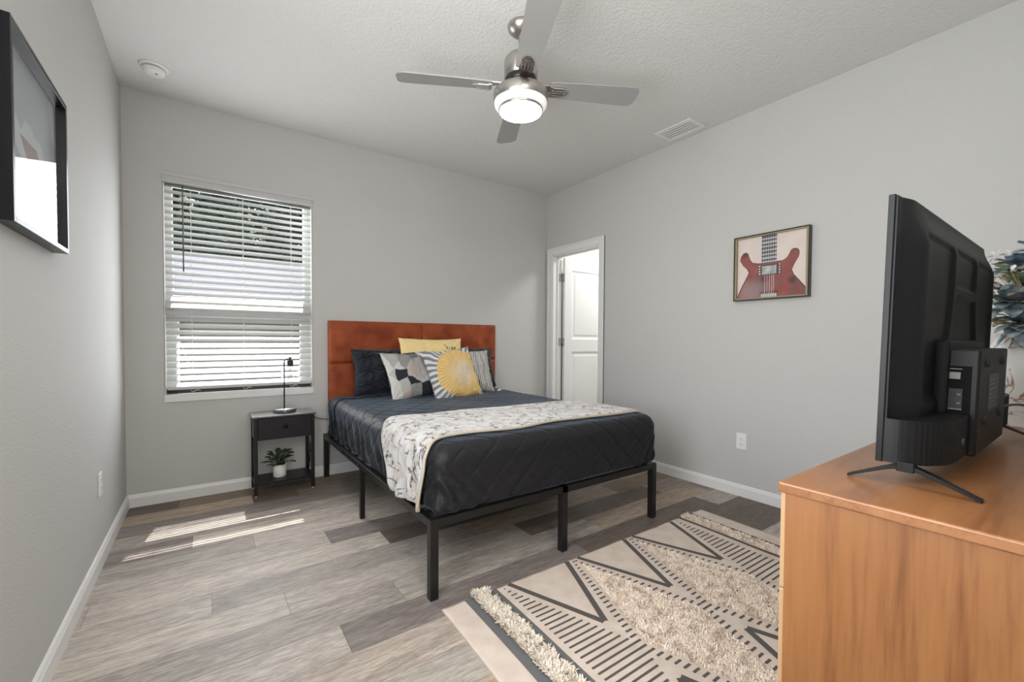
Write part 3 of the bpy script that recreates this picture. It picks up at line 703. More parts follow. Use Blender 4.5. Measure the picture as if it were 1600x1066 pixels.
def make_blanket():
    top_len = mtx1-mtx0
    # s runs: left drape (negative), top 0..top_len, right drape
    sL, sR = -.29, top_len+.10
    nS, nT = 170, 46
    verts = []; uvs = []
    for j in range(nT+1):
        tt = j/nT
        for i in range(nS+1):
            s = sL+(sR-sL)*i/nS
            # edges along y
            back = -1.33-.05*max(0, s)+ (.0 if s > 0 else 0) - .10*sstep(.12, -.05, s) - .20*sstep(0, -.29, s)*.6
            front = -1.945-.03*sstep(1.0, 1.5, s) - .05*sstep(.15, -.05, s) + .03*sstep(-.1, -.29, s)+.012*math.sin(s*9)
            if s > 1.45: back += -.0
            y = back+(front-back)*tt
            y += .006*math.sin(s*13+tt*4)
            if s < 0: p = Vector((mtx0, y, mtz1+s))
            elif s > top_len: p = Vector((mtx1, y, mtz1-(s-top_len)))
            else: p = Vector((mtx0+s, y, mtz1))
            hang = sstep(-.02, -.28, s)
            g = .016+.003*noise.noise(Vector((s*5, y*5, 4)))
            g += hang*(.012+.014*math.sin(tt*21+s*6+1.2*noise.noise(Vector((s*4, tt*3, 1)))))
            g += .004*(1 if tt in (0., 1.) else 0)*-1
            if s < -.27: g += 0
            q, n = qpt(p, g, False)
            if s < 0:      # lower hem uneven
                q.z += .035*sstep(-.18, -.29, s)*math.sin(tt*9+1.0)-.015*hang*tt
            q.z = max(q.z, BZ+.012)
            verts.append(q); uvs.append((s*1.6, y*1.6))
    return verts, uvs, nS, nT
vs, uvs, nS, nT = make_blanket()
fs = [(j*(nS+1)+i, j*(nS+1)+i+1, (j+1)*(nS+1)+i+1, (j+1)*(nS+1)+i) for j in range(nT) for i in range(nS)]
me = bpy.data.meshes.new('throw_blanket'); me.from_pydata([tuple(v) for v in vs], [], [f[::-1] for f in fs])
ul = me.uv_layers.new(name='UVMap')
for lp in me.loops: ul.data[lp.index].uv = uvs[lp.vertex_index]
tb = link('throw_blanket', me, mb, None, True)
so_ = tb.modifiers.new('solid', 'SOLIDIFY'); so_.thickness = .010; so_.offset = 0; 
tag(tb, 'cream fleece throw with purple-grey twig pattern folded across the foot of the bed', 'blanket')
bm = bmesh.new()
row = [vs[nT*(nS+1)+i]+Vector((0, -.002, 0)) for i in range(nS+1)]; tube(bm, row[::2]+[row[-1]], .008, 6)
row = [vs[i]+Vector((0, .002, 0)) for i in range(nS+1)]; tube(bm, row[::2]+[row[-1]], .007, 6)
row = [vs[j*(nS+1)] for j in range(nT+1)]; tube(bm, row, .008, 6)
obj('rolled_edge', bm, mat('tan_fleece_edge', (.48, .42, .34), .9), tb)

# ------------------------------------------------------------------ pillows and cushions
def cushion(name, w_, h_, th, m, label, color=None, res=70, pinch=.09, corner=1.0, wr=.004, seed=0, group=None, extra=None):
    """closed pillow, centre at the origin, local x = width, z = height, front faces -y"""
    me = bpy.data.meshes.new(name); V = []; F = []; C = []
    def pt(u, v, sd):
        a, b_ = u*2-1, v*2-1
        ex = 1-pinch*(1-b_*b_)*abs(a)**3*1.0
        ez = 1-pinch*(1-a*a)*abs(b_)**3*1.0
        th_ = th/2*max(0, (1-abs(a)**2.6))**.62*max(0, (1-abs(b_)**2.6))**.62
        edge = min(1, (1-abs(a))*7, (1-abs(b_)*1.0)*7)
        q = Vector((a*w_/2*ex, 0, b_*h_/2*ez))
        wn_ = noise.noise(Vector((a*2.2+seed, b_*2.2, sd*2)))*wr*2.5+noise.noise(Vector((a*6+seed, b_*6, sd*5)))*wr
        # radial gathers at corners
        cr_ = 0
        for sx in (-1, 1):
            for sz in (-1, 1):
                dx, dz = a-sx, b_-sz; rr = math.hypot(dx, dz)
                if rr < .75: cr_ += (1-rr/.75)*math.sin(math.atan2(dz, dx)*11+seed)*wr*.9
        q.y = sd*(th_+(wn_+cr_)*min(1, edge))
        q.x += wn_*.6; q.z += wn_*.5
        if extra: q += extra(a, b_, sd)
        return q
    n = res
    for sd in (-1, 1):
        base = len(V)
        for j in range(n+1):
            for i in range(n+1): V.append(pt(i/n, j/n, sd))
        for j in range(n):
            for i in range(n):
                f = (base+j*(n+1)+i, base+j*(n+1)+i+1, base+(j+1)*(n+1)+i+1, base+(j+1)*(n+1)+i)
                F.append(f if sd < 0 else f[::-1]); C.append(color((i+.5)/n, (j+.5)/n, sd) if color else (.5, .5, .5))
    me.from_pydata([tuple(v) for v in V], [], F)
    if color:
        at = me.color_attributes.new('tone', 'FLOAT_COLOR', 'CORNER')
        for p, c in zip(me.polygons, C):
            for li in p.loop_indices: at.data[li].color = (*c[:3], 1)
    bmm = bmesh.new(); bmm.from_mesh(me); bmesh.ops.remove_doubles(bmm, verts=bmm.verts, dist=1e-5); bmm.to_mesh(me); bmm.free()
    o = link(name, me, m, None, True)
    tag(o, label, 'pillow' if 'sham' in name or name == 'bed_pillow' else 'cushion', group)
    return o
def place(o, loc, lean, yaw=0, roll=0):
    o.rotation_mode = 'XYZ'
    o.matrix_world = Matrix.Translation(loc) @ Matrix.Rotation(R(yaw), 4, 'Z') @ Matrix.Rotation(R(-lean), 4, 'X') @ Matrix.Rotation(R(roll), 4, 'Y')
msham = mat('navy_black_pintuck', (.012, .014, .022), .7, spec=.3, Sheen_Weight=.25, Sheen_Roughness=.4); bump(msham, 200, .2, .002)
def tuck(a, b_, sd):
    if sd > 0: return Vector((0, 0, 0))
    e = min(1, (1-abs(a))*3.5, (1-abs(b_))*3.5); h = 0
    for k in range(4):
        for l_2 in range(3):
            cx, cz = -.72+k*.48, -.6+l_2*.6; dx, dz = a-cx, (b_-cz)*.8; rr = math.hypot(dx, dz)
            if rr < .34: h += (1-rr/.34)*(.019*math.cos(math.atan2(dz, dx)*7+k)+.004)
    return Vector((0, h*e, 0))
MT = mtz1+.0
s1 = cushion('bed_pillow', .70, .385, .17, msham, 'navy-black pintuck pillow at the left side of the headboard', res=90, pinch=.05, wr=.008, seed=1, extra=tuck)
place(s1, (1.735, -.205, MT+.198), 16, 2)
s2 = cushion('bed_pillow', .70, .385, .17, msham, 'black pintuck pillow at the right side of the headboard behind the houndstooth cushion', res=90, pinch=.05, wr=.008, seed=5, extra=tuck)
place(s2, (2.37, -.205, MT+.198), 16, -3)
mfab = attr_mat('printed_cushion_cotton', rough=.9, spec=.2); bump(mfab, 260, .25, .002)
def ycol(u, v, sd):
    c = (.80, .62, .30)
    if sd < 0:
        # black hand lettering low on the face
        x, y = (u-.66)*18, (v-.735)*18
        if 0 <= y < 1.1:
            k = int(x) if x > 0 else -1
            f = x-k
            if 0 <= k < 4 and (.2 < f < .42 or (.6 < f < .8 and k % 2 == 0) or (y > .8 and .2 < f < .8 and k != 1)): return (.03, .03, .03)
        if .655 < u < .675 and .81 < v < .85: return (.03, .03, .03)
    return c
c1 = cushion('throw_cushion', .60, .42, .14, mfab, 'plain pale yellow oblong cushion with small black lettering, standing behind the others', ycol, 110, .06, 1, .005, 2)
place(c1, (2.040, -.310, MT+.268), 12, 2, .4)
def tri(u, v, sd):
    if sd > 0: return (.55, .53, .50)
    u = u*1.22; g1, g2, g3, wh, dk_, pk = (.27, .265, .26), (.40, .385, .37), (.17, .17, .18), (.56, .56, .53), (.028, .028, .036), (.46, .40, .37)
    polys = [(wh, [(0, .0), (.22, 0), (.22, .30), (.0, .55)]), (g2, [(0, 1), (.16, .62), (.28, .75), (.38, 1)]), (wh, [(0, 1), (0, .55), (.16, .62)]), (dk_, [(.12, .36), (.18, .62), (.40, .56), (.38, .40)]), (wh, [(.16, .62), (.28, .78), (.38, .58)]),
             (g1, [(.28, .78), (.38, .55), (.58, .80), (.52, 1), (.36, 1)]), (pk, [(.38, .55), (.52, .78), (.66, .72), (.66, .38), (.40, .42)]), (dk_, [(.36, .42), (.40, .24), (.68, .27)]), (dk_, [(.50, 1), (.52, .90), (.78, .93), (.8, 1)]), (g3, [(.54, .90), (.60, .78), (.80, .82), (.80, .93)]),
             (g2, [(.66, .72), (.66, .38), (.80, .35), (.92, .62), (.80, .82)]), (dk_, [(.68, .0), (.68, .26), (.86, .28), (1, .12), (1, 0)]), (g1, [(.40, 0), (.40, .27), (.68, .28), (.68, 0)]), (pk, [(.14, 0), (.14, .14), (.40, .26), (.40, 0)]), (wh, [(.78, 1), (.78, .84), (1, .86), (1, 1)]), (wh, [(.78, .34), (.9, .44), (1, .28), (.9, .2)])]
    for c, p in polys:
        if poly_in(u, v, p): return c
    return (.44, .44, .425) if u+v < 1.1 else (.34, .325, .31)
c2 = cushion('throw_cushion', .46, .42, .15, mfab, 'square cushion with grey, white and black geometric patches, leftmost of the front row', tri, 110, .10, 1, .007, 3)
place(c2, (1.800, -.43, MT+.178), 26, 5, -4)
def sun(u, v, sd):
    if sd > 0: return (.6, .6, .58)
    x, y = u-.62, v-.46; r_ = math.hypot(x, y); a = math.atan2(y, x)
    ray = math.sin(a*36)
    if r_ < .50:
        k = sstep(.05, .34, r_); base = Vector((.62, .53, .40)).lerp(Vector((.70, .45, .13)), k)
        return base if math.sin(a*48) < .55 else base.lerp(Vector((.74, .66, .50)), .6)
    return (.64, .64, .62) if ray > -.1 else (.20, .20, .225)
c3 = cushion('throw_cushion', .49, .465, .16, mfab, 'square cushion with a yellow sunburst and grey rays, in front of the others', sun, 120, .10, 1, .006, 8)
place(c3, (2.115, -.53, MT+.176), 26, 5, -5)
def hnd(u, v, sd):
    a, b_ = (u*24) % 1, (v*30) % 1
    d = (a < .55)
    if d and b_ < .72: return (.04, .04, .045)
    return (.68, .66, .62)
c4 = cushion('throw_cushion', .37, .40, .13, mfab, 'black and white houndstooth cushion tucked behind the sunburst cushion', hnd, 150, .07, 1, .005, 11)
place(c4, (2.385, -.395, MT+.180), 22, -4, 0)
bm = bmesh.new()
for k in range(5):
    p = Vector((.20, -.01, -.20)); d = Vector((.5+k*.12, -.1+.05*k, -.12+.09*k)).normalized()
    tube(bm, [p, p+d*.03+Vector((0, 0, .008)), p+d*.058], .0028, 5)
obj('tassel', bm, mat('cream_tassel', (.7, .68, .64), .9), c4)

# ------------------------------------------------------------------ nightstand
nx0, nx1, ny0, ny1, nzt = .690, 1.103, -.285, -.022, .573
ns_ = thing('nightstand', 'small black nightstand with one drawer and open shelf below the window', 'nightstand', ((nx0+nx1)/2, (ny0+ny1)/2, 0))
def np_(name, bm, m, par=None, **k): return P(name, bm, m, ns_, **k)
np_('top', B(nx0, nx1, ny0, ny1, nzt-.012, nzt), M['nstop'], bevel=.002)
lw2 = .024
for lx in (nx0+.010, nx1-.010-lw2):
    for ly in (ny0+.012, ny1-.012-lw2):
        lo_ = np_('leg', B(lx, lx+lw2, ly, ly+lw2, .014, nzt-.012), M['bedmetal'], bevel=.0015)
        bm = bmesh.new(); lathe(bm, [(0, 0), (.010, 0), (.010, .004), (.004, .006), (.004, .015)], 14, (lx+lw2/2, ly+lw2/2, 0))
        obj('levelling_foot', bm, M['chrome'], lo_)
np_('drawer_box', B(nx0+.014, nx1-.014, ny0+.022, ny1-.014, .405, nzt-.012), M['ns'])
df = np_('drawer', B(nx0+.036, nx1-.036, ny0+.008, ny0+.024, .402, nzt-.018), M['ns'], bevel=.0015)
bm = bmesh.new(); lathe(bm, [(0, -.024), (.010, -.024), (.014, -.020), (.013, -.014), (.006, -.010), (.006, .001)], 20, ((nx0+nx1)/2, ny0+.008, .487), 'y')
obj('knob', bm, M['tvgloss'], df)
np_('shelf', B(nx0+.012, nx1-.012, ny0+.016, ny1-.014, .088, .100), M['ns'], bevel=.001)
np_('shelf_rail', boxes([(nx0+.034, nx1-.034, ny0+.014, ny0+.026, .078, .089)]), M['bedmetal'])
for xx in (nx0+.020, nx1-.020):
    bm = bmesh.new(); bar(bm, (xx, ny0+.03, .10), (xx, ny1-.03, .40), .006, .014, (1, 0, 0)); bar(bm, (xx, ny1-.03, .10), (xx, ny0+.03, .40), .006, .014, (1, 0, 0))
    np_('cross_brace', bm, M['bedmetal'])

# lamp
lx, ly = .9115, -.150
lamp = thing('table_lamp', 'slim black table lamp with clear glass cylinder shade on the nightstand', 'lamp', (lx, ly, nzt))
bm = bmesh.new(); lathe(bm, [(0, 0), (.076, 0), (.078, .003), (.078, .022), (.075, .027), (0, .028)], 44); obj('base', bm, M['nstop'], lamp)
bm = bmesh.new(); tube(bm, [(-.004, 0, .02), (-.004, 0, .365)]+curve_pts([(-.004, 0, .365), (.000, 0, .385), (.015, 0, .395), (.034, 0, .395)], 5)[1:], .0048, 10); obj('pole', bm, M['black'], lamp, smooth=True)
hx = .036
bm = bmesh.new(); lathe(bm, [(0, .410), (.008, .410), (.009, .405), (.009, .388), (.021, .386), (.022, .382), (.022, .350), (.027, .347), (.027, .340), (0, .339)], 28, (hx, 0, 0)); obj('socket', bm, M['black'], lamp)
bm = bmesh.new(); lathe(bm, [(.020, .338), (.055, .337), (.059, .333), (.059, .225), (.0575, .225), (.0575, .331), (.054, .3355), (.020, .3365)], 40, (hx, 0, 0)); obj('glass_shade', bm, M['glass'], lamp)
bm = bmesh.new(); lathe(bm, [(.012, .338), (.013, .318), (.024, .295), (.028, .275), (.024, .255), (.012, .243), (0, .241)], 24, (hx, 0, 0))
bu = obj('bulb', bm, M['glass'], lamp)
bm = bmesh.new(); 
for k in range(5):
    a = k*2*PI/5; tube(bm, [(hx+.003*math.cos(a), .003*math.sin(a), .325), (hx+.010*math.cos(a), .010*math.sin(a), .29), (hx+.005*math.cos(a), .005*math.sin(a), .262)], .0009, 4)
obj('filament', bm, mat('brass_filament', (.55, .33, .16), .4, .5), bu)
bm = bmesh.new(); tube(bm, curve_pts([(1.098, -.012, .560), (1.13, -.014, .505), (1.17, -.018, .478), (1.22, -.030, .470), (1.28, -.030, .462)], 6), .003, 6)
tag(obj('power_cord', bm, M['black']), 'thin black lamp cord running from the nightstand behind the bed', 'cord')

# potted plant on the shelf
pp = thing('potted_plant', 'small dark green leafy plant in a white pot on the nightstand shelf', 'plant', (.872, -.165, .100))
bm = bmesh.new(); lathe(bm, [(0, 0), (.041, 0), (.044, .004), (.046, .092), (.044, .093), (.042, .088), (.041, .075), (0, .075)], 32); obj('pot', bm, M['pot'], pp)
bm = bmesh.new(); lathe(bm, [(.0415, .080), (.02, .084), (0, .086)], 20); obj('soil', bm, M['soil'], pp)
def leaf_bm(bm, base, d, L, wd, droop=.2, n=6):
    d = Vector(d).normalized(); s = d.cross(Vector((0, 0, 1))).normalized(); u_ = s.cross(d)
    rows = []
    for i in range(n+1):
        t = i/n; c = Vector(base)+d*L*t-Vector((0, 0, 1))*droop*L*t*t; w2 = wd/2*math.sin(PI*min(1, t*.93+.04))**.8
        rows.append((bm.verts.new(c-s*w2+u_*w2*.25), bm.verts.new(c-u_*w2*.05), bm.verts.new(c+s*w2+u_*w2*.25)))
    for a, b_ in zip(rows, rows[1:]):
        for k in (0, 1): f = bm.faces.new((a[k], a[k+1], b_[k+1], b_[k])); f.smooth = True
rnd = random.Random(5)
bm = bmesh.new(); bs = bmesh.new()
for k in range(34):
    a = k*2.4+rnd.uniform(-.3, .3); el = rnd.uniform(.15, 1.25); ln = rnd.uniform(.03, .10)
    d = Vector((math.cos(a)*math.cos(el), math.sin(a)*math.cos(el)*.8, math.sin(el)))
    b0 = Vector((0, 0, .085)); tip = b0+d*ln; tube(bs, [b0, b0+d*ln*.5+Vector((0, 0, .006)), tip], .0016, 5)
    leaf_bm(bm, tip, (d.x, d.y, d.z*.35+.05), rnd.uniform(.048, .068), rnd.uniform(.032, .044), rnd.uniform(.1, .4))
obj('leaves', bm, M['leaf'], pp); obj('stems', bs, mat('brown_green_stem', (.06, .06, .03), .6), pp)

# ------------------------------------------------------------------ rug
ra = R(-.67)
RUGO = Vector((1.218, -2.157, 0))
rug = thing('area_rug', 'cream cotton rug with charcoal chevrons, dashes and shaggy diamonds', 'rug', RUGO, ra)
RL, RW = 1.872, 1.205
def rz(u, v): return .0075+.0022*noise.noise(Vector((u*3.2, v*3.2, 0)))
def edge_u(v): return -.022*sstep(0, 1, v)
def rpt(u, v, dz=0):     # v measured towards the dresser
    uu = u+edge_u(v)*(1-u/RL)
    vv = v
    if v < .02: vv += .006*noise.noise(Vector((u*9, 1, 0)))-.010*math.exp(-((u-1.40)/.10)**2)*0
    return Vector((uu, -vv, rz(u, v)+dz))
bm = bmesh.new(); nu, nv = 156, 100
V = [[bm.verts.new(rpt(RL*i/nu, RW*j/nv)) for i in range(nu+1)] for j in range(nv+1)]
for j in range(nv):
    for i in range(nu): f = bm.faces.new((V[j][i], V[j+1][i], V[j+1][i+1], V[j][i+1])); f.smooth = True
ring = [V[0][i] for i in range(nu+1)]+[V[j][nu] for j in range(1, nv+1)]+[V[nv][i] for i in range(nu-1, -1, -1)]+[V[j][0] for j in range(nv-1, 0, -1)]
low = [bm.verts.new((p.co.x, p.co.y, .0005)) for p in ring]
for i in range(len(ring)):
    j = (i+1) % len(ring); bm.faces.new((ring[i], ring[j], low[j], low[i]))
# printed pattern, in the same mesh, a fraction above the weave
def strip(pts_a, pts_b, mi=1, n=24):
    """quad strip between two polylines (each given by two end points)"""
    (a0, a1), (b0, b1) = pts_a, pts_b
    pa = [rpt(a0[0]+(a1[0]-a0[0])*i/n, a0[1]+(a1[1]-a0[1])*i/n, .0009) for i in range(n+1)]
    pb = [rpt(b0[0]+(b1[0]-b0[0])*i/n, b0[1]+(b1[1]-b0[1])*i/n, .0009) for i in range(n+1)]
    va = [bm.verts.new(p) for p in pa]; vb = [bm.verts.new(p) for p in pb]
    for i in range(n):
        f = bm.faces.new((va[i], va[i+1], vb[i+1], vb[i])); f.material_index = mi
def line(p, q, wd, mi=1, n=16):
    p, q = Vector(p), Vector(q); d = (q-p).normalized(); s = Vector((-d.y, d.x))*wd/2
    strip((p-s, q-s), (p+s, q+s), mi, n)
for a, b_ in ((.104, .146), (.222, .264)):
    strip(((a, .002), (a, RW-.002)), ((b_, .002), (b_, RW-.002)), 2, 40)
    strip(((RL-b_+.012, .002), (RL-b_+.012, RW-.002)), ((RL-a-.006, .002), (RL-a-.006, RW-.002)), 1, 40)
mid = RW/2
def mir(fn):
    fn(lambda v: v); fn(lambda v: RW-v)
lwid = .026
for uc in (.507, .934, 1.359):
    def chev(mv, uc=uc):
        line((uc-.176, mv(.004)), (uc-.003, mv(.432)), lwid); line((uc+.176, mv(.004)), (uc+.003, mv(.432)), lwid)
    mir(chev)
spc = .0292
nrow = int(mid/spc)
for k in range(1, 2*nrow+2):
    v = .012+(k-.5)*spc
    if v > RW-.01: break
    m_ = min(v, RW-v)
    # combs at both ends
    L1 = .004+max(0, m_-.02)*.40
    line((.292, v), (.292+L1, v), .0090, 1, 3); line((RL-.294-L1, v), (RL-.294, v), .0090, 1, 3)
    for uc in (.7205, 1.1465):
        hw = (m_-.0)*.335
        ln = .012+.022*min(1, m_/.3)
        for s in (-1, 1):
            line((uc+s*(hw-ln/2), v), (uc+s*(hw+ln/2), v), .0100, 1, 2)
rb = obj('rug_base', bm, [M['rugbase'], M['rugprint'], M['rugprintcool']], rug)
# shag: tufts of short strands
def shag(name, inside, u0, u1, v0, v1, count, hgt, c_list, seed):
    rnd = random.Random(seed); VV = []; FF = []; CC = []
    k = 0
    while k < count:
        u, v = rnd.uniform(u0, u1), rnd.uniform(v0, v1)
        if not inside(u, v): continue
        k += 1
        p = rpt(u, v, 0); c = rnd.choice(c_list); j = rnd.uniform(.85, 1.1)
        cl = noise.noise(Vector((u*25, v*25, 7)))
        a = rnd.uniform(0, 2*PI)*.6+cl*4; ti = rnd.uniform(.5, 1.5); L = hgt*rnd.uniform(.6, 1.15)
        d = Vector((math.cos(a)*ti, math.sin(a)*ti, 1)).normalized(); s = Vector((-math.sin(a), math.cos(a), 0))*hgt*rnd.uniform(.07, .11)
        m1 = p+d*L*.55+Vector((0, 0, L*.12)); m2 = p+d*L-Vector((0, 0, L*.12))
        i = len(VV); VV += [p-s, p+s, m1+s, m1-s, m2+s*.5, m2-s*.5]; FF += [(i, i+1, i+2, i+3), (i+3, i+2, i+4, i+5)]
        for q in range(2): CC.append(tuple(x*j for x in c))
    me = bpy.data.meshes.new(name); me.from_pydata([tuple(x) for x in VV], [], FF)
    at = me.color_attributes.new('tone', 'FLOAT_COLOR', 'CORNER')
    for p_, c in zip(me.polygons, CC):
        for li in p_.loop_indices: at.data[li].color = (*c, 1)
    o = link(name, me, M['shag'], rug); o['kind'] = 'stuff'; return o
M['shag'] = attr_mat('shag_yarn', rough=.95, spec=.1)
cw = [(.76, .68, .57), (.70, .60, .49), (.82, .74, .64)]; cd_ = [(.92, .80, .68), (.78, .60, .45), (.95, .85, .74), (.90, .77, .64), (.93, .82, .70)]
shag('shag_strip', lambda u, v: .150 < u < .220, .15, .22, -.004, RW+.004, 9000, .030, cw, 1)
shag('shag_strip', lambda u, v: True, RL-.218, RL-.138, -.004, RW+.004, 7000, .016, cd_, 2)
for uc, sdd in ((.7205, 3), (1.1465, 4)):
    shag('shag_diamond', lambda u, v, uc=uc: abs(u-uc) < (min(v, RW-v)-.085)*.335+.0, uc-.2, uc+.2, .08, RW-.08, 15000, .017, cd_, sdd)

# ------------------------------------------------------------------ dresser
DX0, DX1, DYF, DYB, DH = 1.334, 2.98, -3.372, -3.845, .85
ds_ = thing('dresser', 'honey-stained wooden dresser carrying the television in the near right corner', 'dresser', ((DX0+DX1)/2, (DYF+DYB)/2, 0))
def dp(name, bm, m, **k): return P(name, bm, m, ds_, **k)
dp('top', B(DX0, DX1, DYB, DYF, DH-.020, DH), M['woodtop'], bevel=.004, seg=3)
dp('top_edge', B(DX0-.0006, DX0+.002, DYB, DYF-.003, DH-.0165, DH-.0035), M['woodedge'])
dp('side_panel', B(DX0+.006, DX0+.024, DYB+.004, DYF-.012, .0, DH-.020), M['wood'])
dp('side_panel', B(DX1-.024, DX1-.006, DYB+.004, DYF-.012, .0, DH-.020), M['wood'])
dp('back_panel', B(DX0+.024, DX1-.024, DYB+.006, DYB+.014, .06, DH-.020), M['wood'])
dp('plinth', B(DX0+.024, DX1-.024, DYF-.06, DYF-.045, 0, .07), M['wood'])
for r_ in range(4):
    for c_ in range(2):
        xa = DX0+.008+c_*.815; za = .075+r_*.189
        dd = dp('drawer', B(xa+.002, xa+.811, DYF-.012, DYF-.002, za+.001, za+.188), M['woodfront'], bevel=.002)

# ------------------------------------------------------------------ television (screen faces the bed, back to the camera)
TVY = -3.482
tv = thing('television', 'flat black television standing on the dresser, seen from behind', 'television', (1.925, TVY, DH))
TW, TZ0, TZ1 = .89, .043, .545
tilt = Matrix.Translation((0, 0, TZ0)) @ Matrix.Rotation(R(1.2), 4, 'X') @ Matrix.Translation((0, 0, -TZ0))
def tp(name, bm, m, par=None, tl=True, **k):
    if tl: bmesh.ops.transform(bm, matrix=tilt, verts=bm.verts)
    return obj(name, bm, m, par or tv, **k)
hwT = TW/2
tp('bezel', B(-hwT, hwT, -.010, 0, TZ0, TZ1), M['tvgloss'], bevel=.001)
tp('screen', B(-hwT+.006, hwT-.006, -.001, .0008, TZ0+.012, TZ1-.006), M['screen'])
def depth(x, zz):
    """back shell depth behind the panel, x from the viewer's left end (0..TW), zz from the bottom (0..TZ1-TZ0)"""
    Hh = TZ1-TZ0
    d = .036*sstep(.0, .075, x)*sstep(.0, .075, TW-x)
    topf = sstep(Hh, Hh-.085, zz+ .03*sstep(.12, .0, x)); d *= (.35+.65*topf) if zz < Hh-.001 else .35
    d = max(d, .003)
    # recessed panels
    def inrect(xa, xb, za, zb, s=.006):
        return sstep(xa, xa+s, x)*sstep(xb, xb-s, x)*sstep(za, za+s, zz)*sstep(zb, zb-s, zz)
    if x < TW/2: xc = x
    else: xc = TW-x
    lean = .09*sstep(.36, .05, zz)         # ribs lean outward towards the bottom
    xr = .305-lean
    r = .0075
    left = sstep(.078, .10, xc)*sstep(xr, xr-.006, xc)*sstep(.10, .12, zz)*sstep(.440, .434, zz)
    d -= r*left
    if xc > xr+.028:
        midp = sstep(xr+.028, xr+.034, xc)
        d -= r*midp*sstep(.352, .358, zz)*sstep(.440, .434, zz)
        d -= r*midp*sstep(.334, .328, zz)*sstep(.10, .12, zz)
    return d
def make_shell():
    nx, nz = 180, 110; bm = bmesh.new(); Hh = TZ1-TZ0
    V = [[bm.verts.new((-hwT+.004+(TW-.008)*i/nx, -.010-depth(TW*i/nx, Hh*j/nz), TZ0+.002+(Hh-.004)*j/nz)) for i in range(nx+1)] for j in range(nz+1)]
    for j in range(nz):
        for i in range(nx): f = bm.faces.new((V[j][i], V[j][i+1], V[j+1][i+1], V[j+1][i])); f.smooth = True
    ring = [V[0][i] for i in range(nx+1)]+[V[j][nx] for j in range(1, nz+1)]+[V[nz][i] for i in range(nx-1, -1, -1)]+[V[j][0] for j in range(nz-1, 0, -1)]
    low = [bm.verts.new((p.co.x, -.009, p.co.z)) for p in ring]
    for i in range(len(ring)):
        j = (i+1) % len(ring); bm.faces.new((ring[j], ring[i], low[i], low[j]))
    return bm
tp('back_shell', make_shell(), M['tv'])
# lower speaker housing, rounded ends with fine ribs
def housing():
    bm = bmesh.new(); pts = []
    dpt = .092
    for k in range(13):
        a = PI/2*k/12; pts.append((-hwT+.003+.115*(1-math.cos(a)), -.010-.012-(dpt-.022)*math.sin(a)))
    xs = [(-x, y) for x, y in pts[::-1]]
    fine = []
    full = [(-hwT+.003, -.010)]+pts+xs+[(hwT-.003, -.010)]
    for (ax_, ay), (bx_, by) in zip(full, full[1:]):
        n = max(1, int(math.hypot(bx_-ax_, by-ay)/.0022))
        for i in range(n): fine.append((ax_+(bx_-ax_)*i/n, ay+(by-ay)*i/n))
    fine.append(full[-1])
    lo = []; hi = []
    for i, (x, y) in enumerate(fine):
        g = .0007*(1 if i % 4 < 2 else 0) if y > -.010-dpt+.004 or True else 0
        lo.append(bm.verts.new((x, y+g, TZ0+.001))); hi.append(bm.verts.new((x, y+g, TZ0+.083+.004*sstep(-hwT, 0, x)*0)))
    for i in range(len(lo)-1): bm.faces.new((lo[i], lo[i+1], hi[i+1], hi[i]))
    bm.faces.new(lo[::-1]); bm.faces.new(hi); bm.faces.new((lo[-1], lo[0], hi[0], hi[-1]))
    bmesh.ops.recalc_face_normals(bm, faces=bm.faces); return bm
sh = tp('speaker_housing', housing(), M['tv'])
# electronics box
ex0, ex1, eyb, ez0, ez1 = 1.700-1.925, 2.060-1.925, -.103, .040, .258
tp('electronics_box', B(ex0, ex1, eyb, -.02, ez0, ez1), M['tv'], bevel=.004)
tp('box_shoulder', B(ex0-.012, ex1+.012, -.060, -.02, .05, ez1+.018), M['tv'], bevel=.006)
def face_x(name, y0_, y1_, z0_, z1_, m, dx=.0012): return tp(name, B(ex0-dx, ex0+.001, y0_, y1_, z0_, z1_), m)
tp('port_panel', boxes([(ex0-.0008, ex0+.001, -.092, -.050, ez0+.012, ez1-.035)]), mat('port_recess', (.004, .004, .004), .7, spec=.1))
for (ya, yb, za, zb) in ((-.076, -.060, .196, .210), (-.078, -.058, .216, .2175)): face_x('ethernet_port', ya, yb, za, zb, M['portm'], .0018)
face_x('port_label', -.080, -.058, .135, .176, mat('port_label_grey', (.035, .038, .042), .6, spec=.2), .0014)
for za in (.142, .160):
    face_x('hdmi_port', -.070, -.061, za, za+.010, M['slot'], .002); face_x('port_mark', -.0775, -.0725, za+.003, za+.0055, M['portm'], .002)
for za in (.1325, .112, .094): face_x('port_mark', -.080, -.060, za, za+.0022, M['portm'], .002)
face_x('usb_port', -.076, -.071, .119, .122, M['portm'], .002)
bm = bmesh.new(); lathe(bm, [(0, 0), (.0045, 0), (.0045, -.006), (.003, -.009), (0, -.009)], 12, (ex0-.0005, -.070, .104), 'x'); tp('antenna_jack', bm, mat('brass_jack', (.6, .5, .3), .3, .9))
for za in (.066, .076): face_x('port_mark', -.078, -.066, za, za+.0018, M['portm'], .002)
for xx in (ex0+.07, ex0+.27):
    for zz in (ez1-.028, ez1-.150):
        bm = bmesh.new(); lathe(bm, [(0, -.004), (.006, -.004), (.009, -.003), (.010, .001)], 18, (xx, eyb-.0005, zz), 'y'); tp('mount_boss', bm, M['slot'])
tp('rating_label', B(ex0+.11, ex0+.24, eyb-.0006, eyb+.001, ez1-.135, ez1-.055), M['tvlabel'])
bm = bmesh.new()
for k in range(7):
    L = (.10, .07, .09, .05, .10, .08, .06)[k]; box(bm, ex0+.115, ex0+.115+L, eyb-.0009, eyb, ez1-.128+k*.0098, ez1-.126+k*.0098)
tp('label_print', bm, mat('label_ink', (.16, .16, .16), .5))
